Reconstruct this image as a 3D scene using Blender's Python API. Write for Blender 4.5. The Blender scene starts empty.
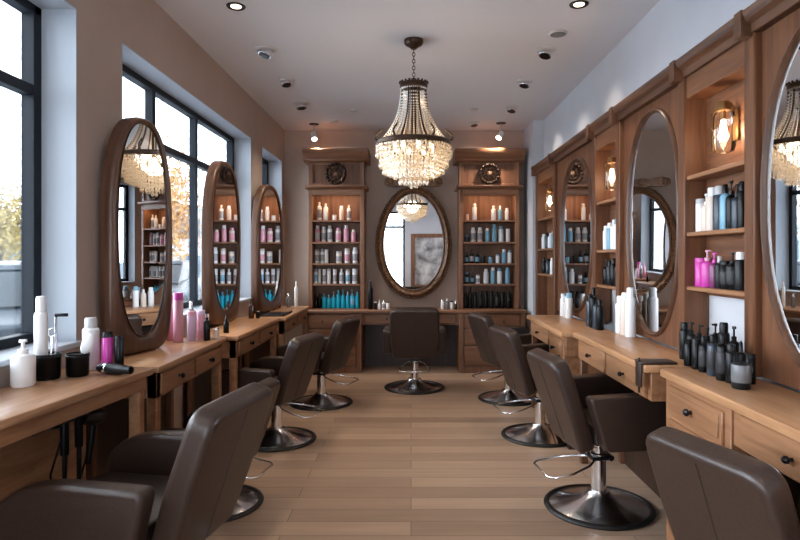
import bpy, bmesh, math, random
from mathutils import Vector, Matrix, Euler
random.seed(7)
R = math.radians
PI = math.pi
scn = bpy.context.scene
COL = scn.collection
EYE = 1.5
VX, VY, F = 411.0, 257.0, 600.0

# ------------------------------------------------------------------ helpers
def srgb(r, g, b):
    def f(c):
        c /= 255.0
        return c / 12.92 if c <= 0.04045 else ((c + 0.055) / 1.055) ** 2.4
    return (f(r), f(g), f(b), 1.0)

class MB:
    """collects geometry in one bmesh"""
    def __init__(s):
        s.v = []; s.f = []
    def add(s, vs, fs):
        n = len(s.v)
        s.v += [Vector(p) for p in vs]
        s.f += [tuple(i + n for i in f) for f in fs]
        return s
    def box(s, x0, x1, y0, y1, z0, z1, m=None):
        vs = [Vector(p) for p in ((x0,y0,z0),(x1,y0,z0),(x1,y1,z0),(x0,y1,z0),(x0,y0,z1),(x1,y0,z1),(x1,y1,z1),(x0,y1,z1))]
        if m is not None: vs = [m @ p for p in vs]
        return s.add(vs, [(0,3,2,1),(4,5,6,7),(0,1,5,4),(1,2,6,5),(2,3,7,6),(3,0,4,7)])
    def lathe(s, prof, c=(0,0,0), seg=20, m=None, closed=False):
        vs = []; fs = []
        k = len(prof)
        for i in range(seg):
            a = 2*PI*i/seg
            for r, z in prof:
                p = Vector((r*math.cos(a), r*math.sin(a), z))
                if m is not None: p = m @ p
                vs.append(p + Vector(c))
        rng = k if closed else k-1
        for i in range(seg):
            j = (i+1) % seg
            for q in range(rng):
                q2 = (q+1) % k
                fs.append((i*k+q, j*k+q, j*k+q2, i*k+q2))
        if not closed:
            if prof[0][0] > 1e-6: fs.append(tuple(i*k for i in range(seg))[::-1])
            if prof[-1][0] > 1e-6: fs.append(tuple(i*k+k-1 for i in range(seg)))
        return s.add(vs, fs)
    def cyl(s, p0, p1, r0, r1=None, seg=12):
        r1 = r0 if r1 is None else r1
        p0, p1 = Vector(p0), Vector(p1)
        d = p1 - p0
        q = d.to_track_quat('Z', 'Y').to_matrix().to_4x4()
        return s.lathe([(r0, 0), (r1, d.length)], c=p0, seg=seg, m=q)
    def tube(s, pts, r, seg=8, closed=False):
        pts = [Vector(p) for p in pts]
        n = len(pts); vs = []; fs = []
        up = None
        for i, p in enumerate(pts):
            a = pts[(i-1) % n] if (closed or i > 0) else p
            b = pts[(i+1) % n] if (closed or i < n-1) else p
            t = (b - a).normalized()
            if up is None:
                up = Vector((0,0,1)) if abs(t.z) < .9 else Vector((1,0,0))
            u = (up - t*up.dot(t))
            if u.length < 1e-5: u = t.orthogonal()
            u.normalize(); w = t.cross(u); up = u
            rr = r[i] if isinstance(r, (list, tuple)) else r
            for k in range(seg):
                an = 2*PI*k/seg
                vs.append(p + u*math.cos(an)*rr + w*math.sin(an)*rr)
        m = n if closed else n-1
        for i in range(m):
            j = (i+1) % n
            for k in range(seg):
                l = (k+1) % seg
                fs.append((i*seg+k, i*seg+l, j*seg+l, j*seg+k))
        if not closed:
            fs.append(tuple(range(seg))[::-1]); fs.append(tuple((n-1)*seg+k for k in range(seg)))
        return s.add(vs, fs)
    def ball(s, c, r, seg=8, rings=5, sc=(1,1,1)):
        prof = [(r*math.sin(PI*i/rings), -r*math.cos(PI*i/rings)) for i in range(rings+1)]
        prof[0] = (0, -r); prof[-1] = (0, r)
        m = Matrix.Diagonal((sc[0], sc[1], sc[2], 1))
        return s.lathe(prof, c=c, seg=seg, m=m)
    def octa(s, c, r, h):
        x, y, z = c
        vs = [(x+r,y,z),(x,y+r,z),(x-r,y,z),(x,y-r,z),(x,y,z+h),(x,y,z-h)]
        return s.add(vs, [(0,1,4),(1,2,4),(2,3,4),(3,0,4),(1,0,5),(2,1,5),(3,2,5),(0,3,5)])
    def prism(s, poly, a0, a1, axis='X', m=None):
        """poly: 2D points; axis X -> poly is (y,z); Y -> (x,z); Z -> (x,y)"""
        def P(p, a):
            return Vector({'X': (a, p[0], p[1]), 'Y': (p[0], a, p[1]), 'Z': (p[0], p[1], a)}[axis])
        n = len(poly)
        vs = [P(p, a0) for p in poly] + [P(p, a1) for p in poly]
        if m is not None: vs = [m @ p for p in vs]
        fs = [tuple(range(n)), tuple(range(2*n-1, n-1, -1))]
        for i in range(n):
            j = (i+1) % n
            fs.append((i, n+i, n+j, j))
        return s.add(vs, fs)
    def loft(s, rings, closed=False):
        n = len(rings[0]); k = len(rings); vs = []
        for r in rings: vs += [Vector(p) for p in r]
        fs = []
        for i in range(k if closed else k-1):
            i2 = (i+1) % k
            for j in range(n):
                l = (j+1) % n
                fs.append((i*n+j, i*n+l, i2*n+l, i2*n+j))
        return s.add(vs, fs)
    def build(s, name, mat, parent=None, bevel=0, bseg=1, smooth=40, local=False, kind=None, label=None, subd=0):
        bm = bmesh.new()
        vs = [bm.verts.new(p) for p in s.v]
        for f in s.f:
            try: bm.faces.new([vs[i] for i in f])
            except ValueError: pass
        bmesh.ops.recalc_face_normals(bm, faces=bm.faces)
        if bevel > 0:
            es = [e for e in bm.edges if len(e.link_faces) == 2 and e.calc_face_angle(0) > R(35)]
            bmesh.ops.bevel(bm, geom=es, offset=bevel, segments=bseg, profile=.5, affect='EDGES', clamp_overlap=True)
        me = bpy.data.meshes.new(name)
        if parent is not None and not local:
            bmesh.ops.transform(bm, matrix=wm(parent).inverted(), verts=bm.verts)
        bm.to_mesh(me); bm.free()
        me.materials.append(mat)
        if smooth:
            me.polygons.foreach_set('use_smooth', [True]*len(me.polygons))
            me.set_sharp_from_angle(angle=R(smooth))
        o = bpy.data.objects.new(name, me); COL.objects.link(o)
        if parent is not None: o.parent = parent
        if kind: o['kind'] = kind
        if label: o['label'] = label
        if subd:
            md = o.modifiers.new('s', 'SUBSURF'); md.levels = subd; md.render_levels = subd
        return o

def wm(o):
    m = o.matrix_basis.copy()
    while o.parent is not None:
        o = o.parent
        m = o.matrix_basis @ m
    return m

def tag(o, label, cat, group=None):
    o['label'] = label; o['category'] = cat
    if group: o['group'] = group
    return o

def thing(name, label, cat, loc=(0,0,0), rz=0, group=None, rot=None):
    o = bpy.data.objects.new(name, None); COL.objects.link(o)
    o.empty_display_size = .05
    o.location = loc
    o.rotation_euler = rot if rot else (0, 0, rz)
    return tag(o, label, cat, group)

def copy_tree(o, parent=None):
    c = o.copy(); COL.objects.link(c); c.parent = parent
    for ch in [x for x in bpy.data.objects if x.parent == o]:
        copy_tree(ch, c)
    return c

def struct(mb, name, mat, **k):
    o = mb.build(name, mat, **k); o['kind'] = 'structure'; return o

def P(px, py, z):            # a point of a horizontal surface of height z
    Y = (EYE - z) * F / (py - VY)
    return ((px - VX) * Y / F, Y, z)

# ------------------------------------------------------------------ materials
def mat(name, col, rough=.5, metal=0, spec=.5, coat=0, emit=None, es=0):
    m = bpy.data.materials.new(name); m.use_nodes = True
    b = m.node_tree.nodes['Principled BSDF']
    b.inputs['Base Color'].default_value = col
    b.inputs['Roughness'].default_value = rough
    b.inputs['Metallic'].default_value = metal
    b.inputs['Specular IOR Level'].default_value = spec
    b.inputs['Coat Weight'].default_value = coat
    if emit:
        b.inputs['Emission Color'].default_value = emit
        b.inputs['Emission Strength'].default_value = es
    return m

def noise_mat(name, c0, c1, scale=5, rough=.6, bump=.0, detail=4, stretch=(1,1,1), spec=.4, metal=0, rvar=0):
    m = mat(name, c0, rough, metal, spec)
    nt = m.node_tree; N = nt.nodes; L = nt.links; b = N['Principled BSDF']
    tc = N.new('ShaderNodeTexCoord'); mp = N.new('ShaderNodeMapping'); mp.inputs['Scale'].default_value = stretch
    nz = N.new('ShaderNodeTexNoise'); nz.inputs['Scale'].default_value = scale; nz.inputs['Detail'].default_value = detail
    cr = N.new('ShaderNodeValToRGB')
    cr.color_ramp.elements[0].position = .3; cr.color_ramp.elements[0].color = c0
    cr.color_ramp.elements[1].position = .7; cr.color_ramp.elements[1].color = c1
    L.new(tc.outputs['Object'], mp.inputs[0]); L.new(mp.outputs[0], nz.inputs['Vector'])
    L.new(nz.outputs['Fac'], cr.inputs[0]); L.new(cr.outputs[0], b.inputs['Base Color'])
    if bump:
        bp = N.new('ShaderNodeBump'); bp.inputs['Strength'].default_value = bump; bp.inputs['Distance'].default_value = .01
        L.new(nz.outputs['Fac'], bp.inputs['Height']); L.new(bp.outputs[0], b.inputs['Normal'])
    if rvar:
        mr = N.new('ShaderNodeMapRange'); mr.inputs['To Min'].default_value = rough-rvar; mr.inputs['To Max'].default_value = rough+rvar
        L.new(nz.outputs['Fac'], mr.inputs['Value']); L.new(mr.outputs[0], b.inputs['Roughness'])
    return m

def wood(name, c0, c1, axis='Z', rough=.45, scale=2.2, bump=.06, spec=.4):
    """grain running along the axis"""
    m = mat(name, c0, rough, 0, spec)
    nt = m.node_tree; N = nt.nodes; L = nt.links; b = N['Principled BSDF']
    tc = N.new('ShaderNodeTexCoord'); mp = N.new('ShaderNodeMapping')
    st = {'X': (.6, 9, 9), 'Y': (9, .6, 9), 'Z': (9, 9, .6)}[axis]
    mp.inputs['Scale'].default_value = st
    nz = N.new('ShaderNodeTexNoise'); nz.inputs['Scale'].default_value = scale; nz.inputs['Detail'].default_value = 6; nz.inputs['Distortion'].default_value = .6
    n2 = N.new('ShaderNodeTexNoise'); n2.inputs['Scale'].default_value = scale*5; n2.inputs['Detail'].default_value = 4
    mx = N.new('ShaderNodeMath'); mx.operation = 'MULTIPLY_ADD'; mx.inputs[1].default_value = .3
    cr = N.new('ShaderNodeValToRGB')
    cr.color_ramp.elements[0].position = .42; cr.color_ramp.elements[0].color = c0
    cr.color_ramp.elements[1].position = .82; cr.color_ramp.elements[1].color = c1
    L.new(tc.outputs['Object'], mp.inputs[0]); L.new(mp.outputs[0], nz.inputs['Vector']); L.new(mp.outputs[0], n2.inputs['Vector'])
    L.new(n2.outputs['Fac'], mx.inputs[0]); L.new(nz.outputs['Fac'], mx.inputs[2])
    L.new(mx.outputs[0], cr.inputs[0]); L.new(cr.outputs[0], b.inputs['Base Color'])
    bp = N.new('ShaderNodeBump'); bp.inputs['Strength'].default_value = bump; bp.inputs['Distance'].default_value = .004
    L.new(mx.outputs[0], bp.inputs['Height']); L.new(bp.outputs[0], b.inputs['Normal'])
    return m

def floor_mat():
    m = mat('oak_planks', srgb(170,135,108), .38, 0, .5)
    nt = m.node_tree; N = nt.nodes; L = nt.links; b = N['Principled BSDF']
    tc = N.new('ShaderNodeTexCoord')
    br = N.new('ShaderNodeTexBrick')
    br.offset = .37; br.offset_frequency = 2
    br.inputs['Color1'].default_value = (.0,.0,.0,1); br.inputs['Color2'].default_value = (1,1,1,1)
    br.inputs['Mortar'].default_value = (.5,.5,.5,1)
    br.inputs['Scale'].default_value = 1.0; br.inputs['Mortar Size'].default_value = .0018
    br.inputs['Mortar Smooth'].default_value = .1
    br.inputs['Brick Width'].default_value = 1.9; br.inputs['Row Height'].default_value = .17
    L.new(tc.outputs['Object'], br.inputs['Vector'])
    mp = N.new('ShaderNodeMapping'); mp.inputs['Scale'].default_value = (.8, 12, 1)
    L.new(tc.outputs['Object'], mp.inputs[0])
    nz = N.new('ShaderNodeTexNoise'); nz.inputs['Scale'].default_value = 2.0; nz.inputs['Detail'].default_value = 7; nz.inputs['Distortion'].default_value = .4
    L.new(mp.outputs[0], nz.inputs['Vector'])
    ad = N.new('ShaderNodeMix'); ad.data_type = 'RGBA'; ad.inputs[0].default_value = .52
    L.new(br.outputs['Color'], ad.inputs[6]); L.new(nz.outputs['Fac'], ad.inputs[7])
    cr = N.new('ShaderNodeValToRGB')
    e = cr.color_ramp.elements
    e[0].position = .15; e[0].color = srgb(146,120,101)
    e[1].position = .85; e[1].color = srgb(198,168,143)
    L.new(ad.outputs[2], cr.inputs[0])
    mo = N.new('ShaderNodeMix'); mo.data_type = 'RGBA'; mo.inputs[7].default_value = srgb(84,62,48)
    L.new(br.outputs['Fac'], mo.inputs[0]); L.new(cr.outputs[0], mo.inputs[6])
    L.new(mo.outputs[2], b.inputs['Base Color'])
    mr = N.new('ShaderNodeMapRange'); mr.inputs['To Min'].default_value = .3; mr.inputs['To Max'].default_value = .48
    L.new(nz.outputs['Fac'], mr.inputs['Value']); L.new(mr.outputs[0], b.inputs['Roughness'])
    bp = N.new('ShaderNodeBump'); bp.inputs['Strength'].default_value = .08; bp.inputs['Distance'].default_value = .003
    L.new(nz.outputs['Fac'], bp.inputs['Height']); L.new(bp.outputs[0], b.inputs['Normal'])
    return m

def thin_glass(name, tint=(1,1,1,1), refl=1.0):
    m = bpy.data.materials.new(name); m.use_nodes = True
    nt = m.node_tree; N = nt.nodes; L = nt.links; N.clear()
    out = N.new('ShaderNodeOutputMaterial'); mx = N.new('ShaderNodeMixShader')
    t = N.new('ShaderNodeBsdfTransparent'); t.inputs[0].default_value = tint
    g = N.new('ShaderNodeBsdfGlossy'); g.inputs['Roughness'].default_value = .02
    fr = N.new('ShaderNodeFresnel'); fr.inputs[0].default_value = 1.45
    ml = N.new('ShaderNodeMath'); ml.operation = 'MULTIPLY'; ml.inputs[1].default_value = refl
    L.new(fr.outputs[0], ml.inputs[0]); L.new(ml.outputs[0], mx.inputs[0])
    L.new(t.outputs[0], mx.inputs[1]); L.new(g.outputs[0], mx.inputs[2]); L.new(mx.outputs[0], out.inputs[0])
    return m

def crystal_mat():
    m = bpy.data.materials.new('crystal'); m.use_nodes = True
    nt = m.node_tree; N = nt.nodes; L = nt.links; N.clear()
    out = N.new('ShaderNodeOutputMaterial')
    t = N.new('ShaderNodeBsdfTransparent'); t.inputs[0].default_value = (1,.97,.92,1)
    tl = N.new('ShaderNodeBsdfTranslucent'); tl.inputs[0].default_value = (1,.90,.76,1)
    g = N.new('ShaderNodeBsdfGlossy'); g.inputs['Roughness'].default_value = .12; g.inputs[0].default_value = (1,.96,.9,1)
    m1 = N.new('ShaderNodeMixShader'); m1.inputs[0].default_value = .6
    m2 = N.new('ShaderNodeMixShader'); m2.inputs[0].default_value = .30
    L.new(t.outputs[0], m1.inputs[1]); L.new(tl.outputs[0], m1.inputs[2])
    L.new(m1.outputs[0], m2.inputs[1]); L.new(g.outputs[0], m2.inputs[2]); L.new(m2.outputs[0], out.inputs[0])
    return m

def emis(name, col, s):
    m = bpy.data.materials.new(name); m.use_nodes = True
    nt = m.node_tree; N = nt.nodes; N.clear()
    out = N.new('ShaderNodeOutputMaterial'); e = N.new('ShaderNodeEmission')
    e.inputs[0].default_value = col; e.inputs[1].default_value = s
    nt.links.new(e.outputs[0], out.inputs[0])
    return m

M = {}
M['wall'] = noise_mat('taupe_paint', srgb(180,162,150), srgb(186,168,156), 3, .85, .02)
M['wall_grey'] = noise_mat('pale_grey_paint', srgb(196,196,200), srgb(202,202,206), 3, .8, .02)
M['wall_back'] = noise_mat('warm_grey_paint', srgb(174,155,142), srgb(180,161,148), 3, .85, .02)
M['reveal'] = mat('reveal_paint', srgb(172,178,186), .7)
M['ceil'] = mat('ceiling_paint', srgb(224,221,222), .85)
M['floor'] = floor_mat()
M['wdark'] = wood('walnut', srgb(84,54,38), srgb(122,82,58))
M['wshade'] = wood('recess_shade_walnut', srgb(40,26,19), srgb(62,42,31))  # walnut darkened to paint in the shade of kneeholes and recesses
M['wfr'] = wood('mirror_walnut', srgb(70,47,34), srgb(102,70,52), rough=.35)
M['wcab'] = wood('cabinet_oak', srgb(100,66,46), srgb(138,96,70))
M['wcabx'] = wood('cabinet_oak_flat', srgb(100,66,46), srgb(140,98,70), 'X')
M['wpan'] = wood('panel_oak', srgb(82,49,31), srgb(120,78,52))
M['wpany'] = wood('panel_oak_flat', srgb(92,57,37), srgb(132,88,60), 'Y')
M['wpand'] = wood('dark_panel_oak', srgb(70,44,30), srgb(104,70,49), 'Y')
M['wtop'] = wood('worktop_oak', srgb(160,114,78), srgb(198,150,110), 'Y', .3)
M['wtopl'] = wood('vanity_top_oak', srgb(150,108,78), srgb(190,146,110), 'Y', .3)
M['wdrw'] = wood('drawer_oak', srgb(124,84,56), srgb(162,116,82), 'Y')
M['leather'] = noise_mat('brown_leather', srgb(50,37,31), srgb(58,43,36), 90, .38, .1, 3, spec=.45)
M['leather_in'] = noise_mat('seat_leather', srgb(52,43,39), srgb(60,50,45), 90, .34, .1, 3, spec=.5)
M['seam'] = mat('seam_thread', srgb(48,38,33), .6)
M['chrome'] = mat('chrome', (.82,.83,.85,1), .12, 1)
M['chromed'] = noise_mat('brushed_chrome', (.80,.80,.82,1), (.88,.88,.90,1), 6, .20, 0, 3, metal=1)
_b = M['chromed'].node_tree.nodes['Principled BSDF']; _b.inputs['Anisotropic'].default_value = .85
_t = M['chromed'].node_tree.nodes.new('ShaderNodeTangent'); _t.direction_type = 'RADIAL'; _t.axis = 'Z'
M['chromed'].node_tree.links.new(_t.outputs[0], _b.inputs['Tangent']); _b.inputs['Anisotropic Rotation'].default_value = .25
M['rubber'] = mat('black_rubber', srgb(14,14,15), .45)
M['mirror'] = mat('mirror_glass', (.86,.88,.90,1), .0, 1)
M['black'] = mat('black_plastic', srgb(8,8,9), .28, spec=.22)
M['blackm'] = mat('black_metal', srgb(30,30,32), .4, .6)
M['winfr'] = mat('window_aluminium', srgb(24,30,38), .5, .0, .2)
M['bronze'] = mat('dark_bronze', srgb(62,44,33), .4, .7)
M['ornate'] = noise_mat('carved_bronze', srgb(88,62,44), srgb(142,106,78), 30, .4, .4, 4, metal=.15)
M['brass'] = mat('aged_brass', srgb(150,112,70), .3, .9)
M['glass'] = thin_glass('window_glass', (.96,.98,1,1), .8)
M['jar'] = thin_glass('clear_glass', (1,.98,.95,1), 1.6)
M['crystal'] = crystal_mat()
M['bulb'] = emis('warm_bulb', (1,.74,.46,1), 12)
M['filament'] = emis('warm_filament', (1,.76,.48,1), 22)
M['down'] = emis('downlight_glow', (1,.80,.56,1), 4)
M['strip'] = emis('strip_light_glow', (1,.62,.32,1), 5)
M['white'] = mat('white_plastic', srgb(236,236,236), .35)
M['whitem'] = mat('white_metal', srgb(200,196,192), .4)
M['cream'] = mat('cream_plastic', srgb(222,206,192), .35)
M['turq'] = mat('turquoise_plastic', srgb(18,170,200), .28)
M['blue'] = mat('pale_blue_plastic', srgb(120,170,195), .3)
M['slate'] = mat('slate_plastic', srgb(44,54,66), .3)
M['pink'] = mat('magenta_plastic', srgb(200,62,160), .3)
M['plum'] = mat('plum_plastic', srgb(122,48,96), .3)
M['rose'] = mat('rose_plastic', srgb(212,150,168), .3)
M['lilac'] = mat('lilac_plastic', srgb(206,178,206), .3)
M['grey'] = mat('grey_plastic', srgb(110,110,112), .35)
M['charcoal'] = mat('charcoal_plastic', srgb(24,24,26), .35, spec=.25)
M['amber'] = mat('amber_glass', srgb(70,38,22), .15)
M['labelw'] = mat('paper_label', srgb(190,188,188), .5)
M['labelg'] = mat('grey_label', srgb(150,148,152), .5)
M['labelk'] = mat('dark_label', srgb(40,39,42), .5)

# ------------------------------------------------------------------ room shell
XL, XR, YB, YF, HC = -1.75, 1.70, 8.3, -3.0, 3.25
XW = -1.97
struct(MB().box(-2.02, 1.9, YF-.2, YB+.2, -.12, 0), 'floor', M['floor'], smooth=0)
struct(MB().box(-2.02, 1.9, YF-.2, YB+.2, HC, HC+.15), 'ceiling', M['ceil'], smooth=0)
struct(MB().box(-2.02, 1.9, YB, YB+.2, 0, HC), 'wall_back', M['wall_back'], smooth=0)
struct(MB().box(XR, 1.9, YF, YB, 0, HC), 'wall_right', M['wall_grey'], smooth=0)
struct(MB().box(1.56, XR, 7.68, YB, 0, HC), 'wall_right_pilaster', M['wall_grey'], smooth=0)
# rear wall, seen in the mirrors
rb = MB().box(-2.02, -1.62, YF-.2, YF, 0, HC).box(-.2, 1.9, YF-.2, YF, 0, HC).box(-1.62, -.2, YF-.2, YF, 2.62, HC)
struct(rb, 'wall_rear', M['wall_grey'], smooth=0)
# left wall with window openings
SILL, HEAD = 1.06, 2.80
wins = [(-2.2, 0.3), (0.75, 3.14), (3.63, 6.56), (7.05, 8.12)]
lw = MB()
lw.box(-2.02, XL, YF-.2, YB+.2, 0, SILL); lw.box(-2.02, XL, YF-.2, YB+.2, HEAD, HC)
ys = [YF-.2]
for a, b in wins: ys += [a, b]
ys.append(YB+.2)
for i in range(0, len(ys), 2): lw.box(-2.02, XL, ys[i], ys[i+1], SILL, HEAD)
struct(lw, 'wall_left', M['wall'], smooth=0)
for i, (a, b) in enumerate(wins):
    t = .006     # painted reveal lining
    rv = MB()
    rv.box(XW+.04, XL+.001, b-t, b+.002, SILL, HEAD); rv.box(XW+.04, XL+.001, a-.002, a+t, SILL, HEAD)
    rv.box(XW+.04, XL+.001, a, b, HEAD-t, HEAD+.002)
    struct(rv, 'trim_%d' % (i+1), M['reveal'], smooth=0)
    root = bpy.data.objects.new('window_%d' % (i+1), None); COL.objects.link(root); root['kind'] = 'structure'
    root.location = (XW, (a+b)/2, SILL)
    fr = MB(); w = .05
    x0, x1 = XW-.03, XW+.04
    fr.box(x0, x1, a, a+w*1.3, SILL, HEAD); fr.box(x0, x1, b-w*1.3, b, SILL, HEAD)
    fr.box(x0, x1, a, b, SILL, SILL+w); fr.box(x0, x1, a, b, HEAD-w, HEAD)
    fr.box(x0, x1-.005, a, b, 2.33, 2.33+w*1.1)
    ml = {1: [2.1], 2: [4.52, 5.42], 3: [7.58], 0: [-.9]}[i]
    for yy in ml: fr.box(x0+.005, x1-.003, yy-.025, yy+.025, SILL, HEAD)
    o = fr.build('window_frame', M['winfr'], root, bevel=.004, smooth=0)
    g = MB().box(XW-.012, XW-.008, a+.01, b-.01, SILL+.01, HEAD-.01).build('pane', M['glass'], root, smooth=0)
    sb = MB().box(XW+.035, XL+.03, a-.02 if i else a, b+.02, SILL-.025, SILL+.002)
    sb.build('window_sill', M['reveal'], root, bevel=.004)
bb = MB(); bb.box(XL, XL+.015, YF, YB, 0, .1)
struct(bb, 'baseboard_left', M['wdark'], bevel=.003)
bb = MB(); bb.box(XR-.02, XR, YF, 7.68, 0, .12)
struct(bb, 'baseboard_right', M['wpany'], bevel=.003)

# ------------------------------------------------------------------ curves for frames
def sup(n, w, h, e=2.0, eb=None, cz=0, y=0, angs=None, egg=0):
    """closed super-ellipse in the local XZ plane; eb = exponent of the lower half"""
    out = []
    A = angs or [2*PI*i/n for i in range(n)]
    for a in A:
        c, s_ = math.cos(a), math.sin(a)
        ee = eb if (eb and s_ < 0) else e
        r = (abs(c)**ee + abs(s_)**ee) ** (-1/ee)
        x, z = w*r*c, h*r*s_
        x *= 1 - egg * (z/h)
        out.append(Vector((x, y, z + cz)))
    return out

def lerp_ring(i, o, t, y):
    return [Vector((a.x + (b.x-a.x)*t, y, a.z + (b.z-a.z)*t)) for a, b in zip(i, o)]

def frame_ring(inner, outer, prof):
    """prof: list of (t, y): t 0 at the glass, 1 at the outer edge; closed moulding"""
    return MB().loft([lerp_ring(inner, outer, t, y) for t, y in prof], closed=True)

def glass_disc(ring, y):
    mb = MB(); n = len(ring)
    vs = [Vector((p.x, y, p.z)) for p in ring] + [Vector((p.x, y+.004, p.z)) for p in ring]
    mb.add(vs, [tuple(range(n)), tuple(range(2*n-1, n-1, -1))] + [(i, (i+1) % n, n+(i+1) % n, n+i) for i in range(n)])
    return mb

def oval_mirror(name, label, loc, rz, w, h, fw, zc, depth=.09, base_h=0, mat_=None):
    """arched vanity mirror standing on a desk; local origin = bottom centre at its back, faces -Y"""
    t = thing(name, label, 'mirror', loc, rz, 'arched vanity mirrors')
    n = 72
    inner = sup(n, w-fw, h-fw-.015, 2.45, 2.2, zc+.03)
    outer = sup(n, w, h, 2.5, 6.0, zc)
    d = depth
    f = frame_ring(inner, outer, [(0, -d*.84), (.12, -d*.93), (.3, -d*.96), (.7, -d), (.93, -d*.9), (1, -d*.7), (1, 0), (0, 0)])
    f.build('frame', M['wfr'], t, local=True, smooth=50)
    bd = frame_ring([p*1 for p in inner], outer, [(.0, -d*.90), (.05, -d*1.0), (.10, -d*.95), (.05, -d*.85)])
    bd.build('bead_moulding', M['bronze'], t, local=True, smooth=60)
    rg = lerp_ring(inner, outer, .03, 0)
    glass_disc(rg, -d*.88).build('mirror_pane', M['mirror'], t, local=True, smooth=0)
    return t

# left vanity mirrors
for (yc, hw, zb, zt, lab, a, dx) in ((3.58, .265, .935, 2.325, 'arched wooden vanity mirror nearest on the left, standing beside the pink bottles', -15, .095),
                             (5.42, .455, .905, 2.36, 'arched wooden vanity mirror on the left wall, middle one of three', .6, .012),
                             (6.90, .42, .885, 2.325, 'arched wooden vanity mirror on the left wall, farthest, by the small end window', -7, .07)):
    oval_mirror('vanity_mirror', lab, (XL+dx, yc, zb), R(90+a), hw, (zt-zb)/2, .055 if hw < .4 else .068, (zt-zb)/2, .08)

# ------------------------------------------------------------------ desks
def knob_mb(p, nx, ny, r=.016):
    q = Vector((nx, ny, 0)).to_track_quat('Z', 'Y').to_matrix().to_4x4()
    return MB().lathe([(r*.55, 0), (r*.4, .012), (r*.95, .018), (r, .026), (r*.6, .034), (0, .036)], c=p, seg=12, m=q)

def side_desk(name, label, side, xf0, xf1, xb, y0, y1, z, drawers, panels=(), topm='wtopl', ap=.14, knob=True, plinth=False):
    """desk along a side wall; xf0/xf1 front edge at its near and far end; drawers = [(ya,yb)] in world Y"""
    t = thing(name, label, 'desk', ((xf0+xb)/2, (y0+y1)/2, 0))
    s = -side                      # points into the room
    top = MB().prism([(xf0, y0), (xf1, y1), (xb, y1), (xb, y0)], z-.035, z, 'Z')
    top.build('desktop', M[topm], t, bevel=.008, bseg=2)
    def fx(y, inset=.025): return xf0 + (xf1-xf0)*(y-y0)/(y1-y0) - s*inset
    ya, yb = y0+.03, y1-.03
    a = MB().prism([(fx(ya), ya), (fx(yb), yb), (fx(yb)-s*.02, yb), (fx(ya)-s*.02, ya)], z-.035-ap, z-.035, 'Z')
    for q in (ya, yb-.02):
        a.box(min(fx(q), xb+s*.01), max(fx(q), xb+s*.01), q, q+.02, z-.035-ap, z-.035)
    a.build('apron', M['wdrw'], t, bevel=.003)
    for q in (ya, yb-.055):
        x = fx(q); x2 = x - s*.055
        MB().box(min(x, x2), max(x, x2), q, q+.055, 0, z-.035).build('leg', M['wdrw'], t, bevel=.005)
        x = xb + s*.06; x2 = xb + s*.005
        MB().box(min(x, x2), max(x, x2), q, q+.055, 0, z-.035).build('leg', M['wdark'], t, bevel=.005)
    bx = xb + s*.006
    MB().box(min(bx, bx+s*.015), max(bx, bx+s*.015), ya, yb, .05, z-.035).build('back_panel', M['wshade'], t)  # dark colour stands in for the shade under the desk
    for (a0, a1) in drawers:
        x0, x1 = fx(a0, .025), fx(a1, .025)
        dz0, dz1 = z-.035-ap+.018, z-.055
        d = MB().prism([(x0+s*.012, a0), (x1+s*.012, a1), (x1-s*.005, a1), (x0-s*.005, a0)], dz0, dz1, 'Z').build('drawer', M['wdrw'], t, bevel=.004)
        if knob:
            ym = (a0+a1)/2
            knob_mb((fx(ym, .025)+s*.011, ym, (dz0+dz1)/2), s, 0).build('knob', M['black'], d)
    for (a0, a1, zl, zh) in panels:
        x0, x1 = fx(a0, .30), fx(a1, .30)
        MB().prism([(x0, a0), (x1, a1), (x1-s*.02, a1), (x0-s*.02, a0)], zl, zh, 'Z').build('side_panel', M['wdrw'], t, bevel=.003)
    return t

side_desk('vanity_desk', 'wooden desk at the near left corner, loaded with a white bottle and black caddies', -1, -1.47, -1.28, XL+.02, 1.15, 2.99, .95, [], panels=[(1.9, 2.93, .03, .86)], ap=.07)
side_desk('vanity_desk', 'wooden two-drawer vanity desk with pink bottles below the nearest left mirror', -1, -1.31, -1.31, XL+.02, 3.12, 4.26, .93, [(3.19, 3.66), (3.70, 4.19)], topm='wtopl')
side_desk('vanity_desk', 'bare wooden vanity desk with two drawers below the middle left mirror', -1, -1.31, -1.30, XL+.02, 4.55, 5.95, .90, [(4.64, 5.22), (5.27, 5.86)], topm='wtop')
side_desk('vanity_desk', 'wooden vanity desk below the farthest left mirror, beside the corner cabinet', -1, -1.28, -1.28, XL+.02, 6.12, 7.60, .88, [(6.22, 6.82), (6.87, 7.48)], topm='wtop')

XP = 1.58     # face of the panelling on the right
def chest(t, xf, xb, y0, y1, z, n, s=-1, top_z=None, knobs=1):
    """drawer stack carcass at the end of a right-hand desk"""
    MB().box(xf+.008, xb, y0, y1, .06, z).build('carcass', M['wdrw'], t, bevel=.004)
    MB().box(xf+.05, xb, y0+.01, y1-.01, 0, .06).build('plinth', M['wshade'], t)
    hh = (z-.01-.10)/n
    for k in range(n):
        z0 = .10+hh*k; z1 = z0+hh-.02
        d = MB().box(xf-.004, xf+.02, y0+.045, y1-.045, z0, z1)
        ob = d.build('drawer', M['wdrw'], t, bevel=.005)
        f2 = MB().box(xf-.009, xf-.003, y0+.07, y1-.07, z0+.022, z1-.022); f2.build('drawer_panel', M['wdrw'], ob, bevel=.004)
        knob_mb((xf-.008, (y0+y1)/2, (z0+z1)/2), -1, 0, .017).build('knob', M['blackm'], ob)

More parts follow.
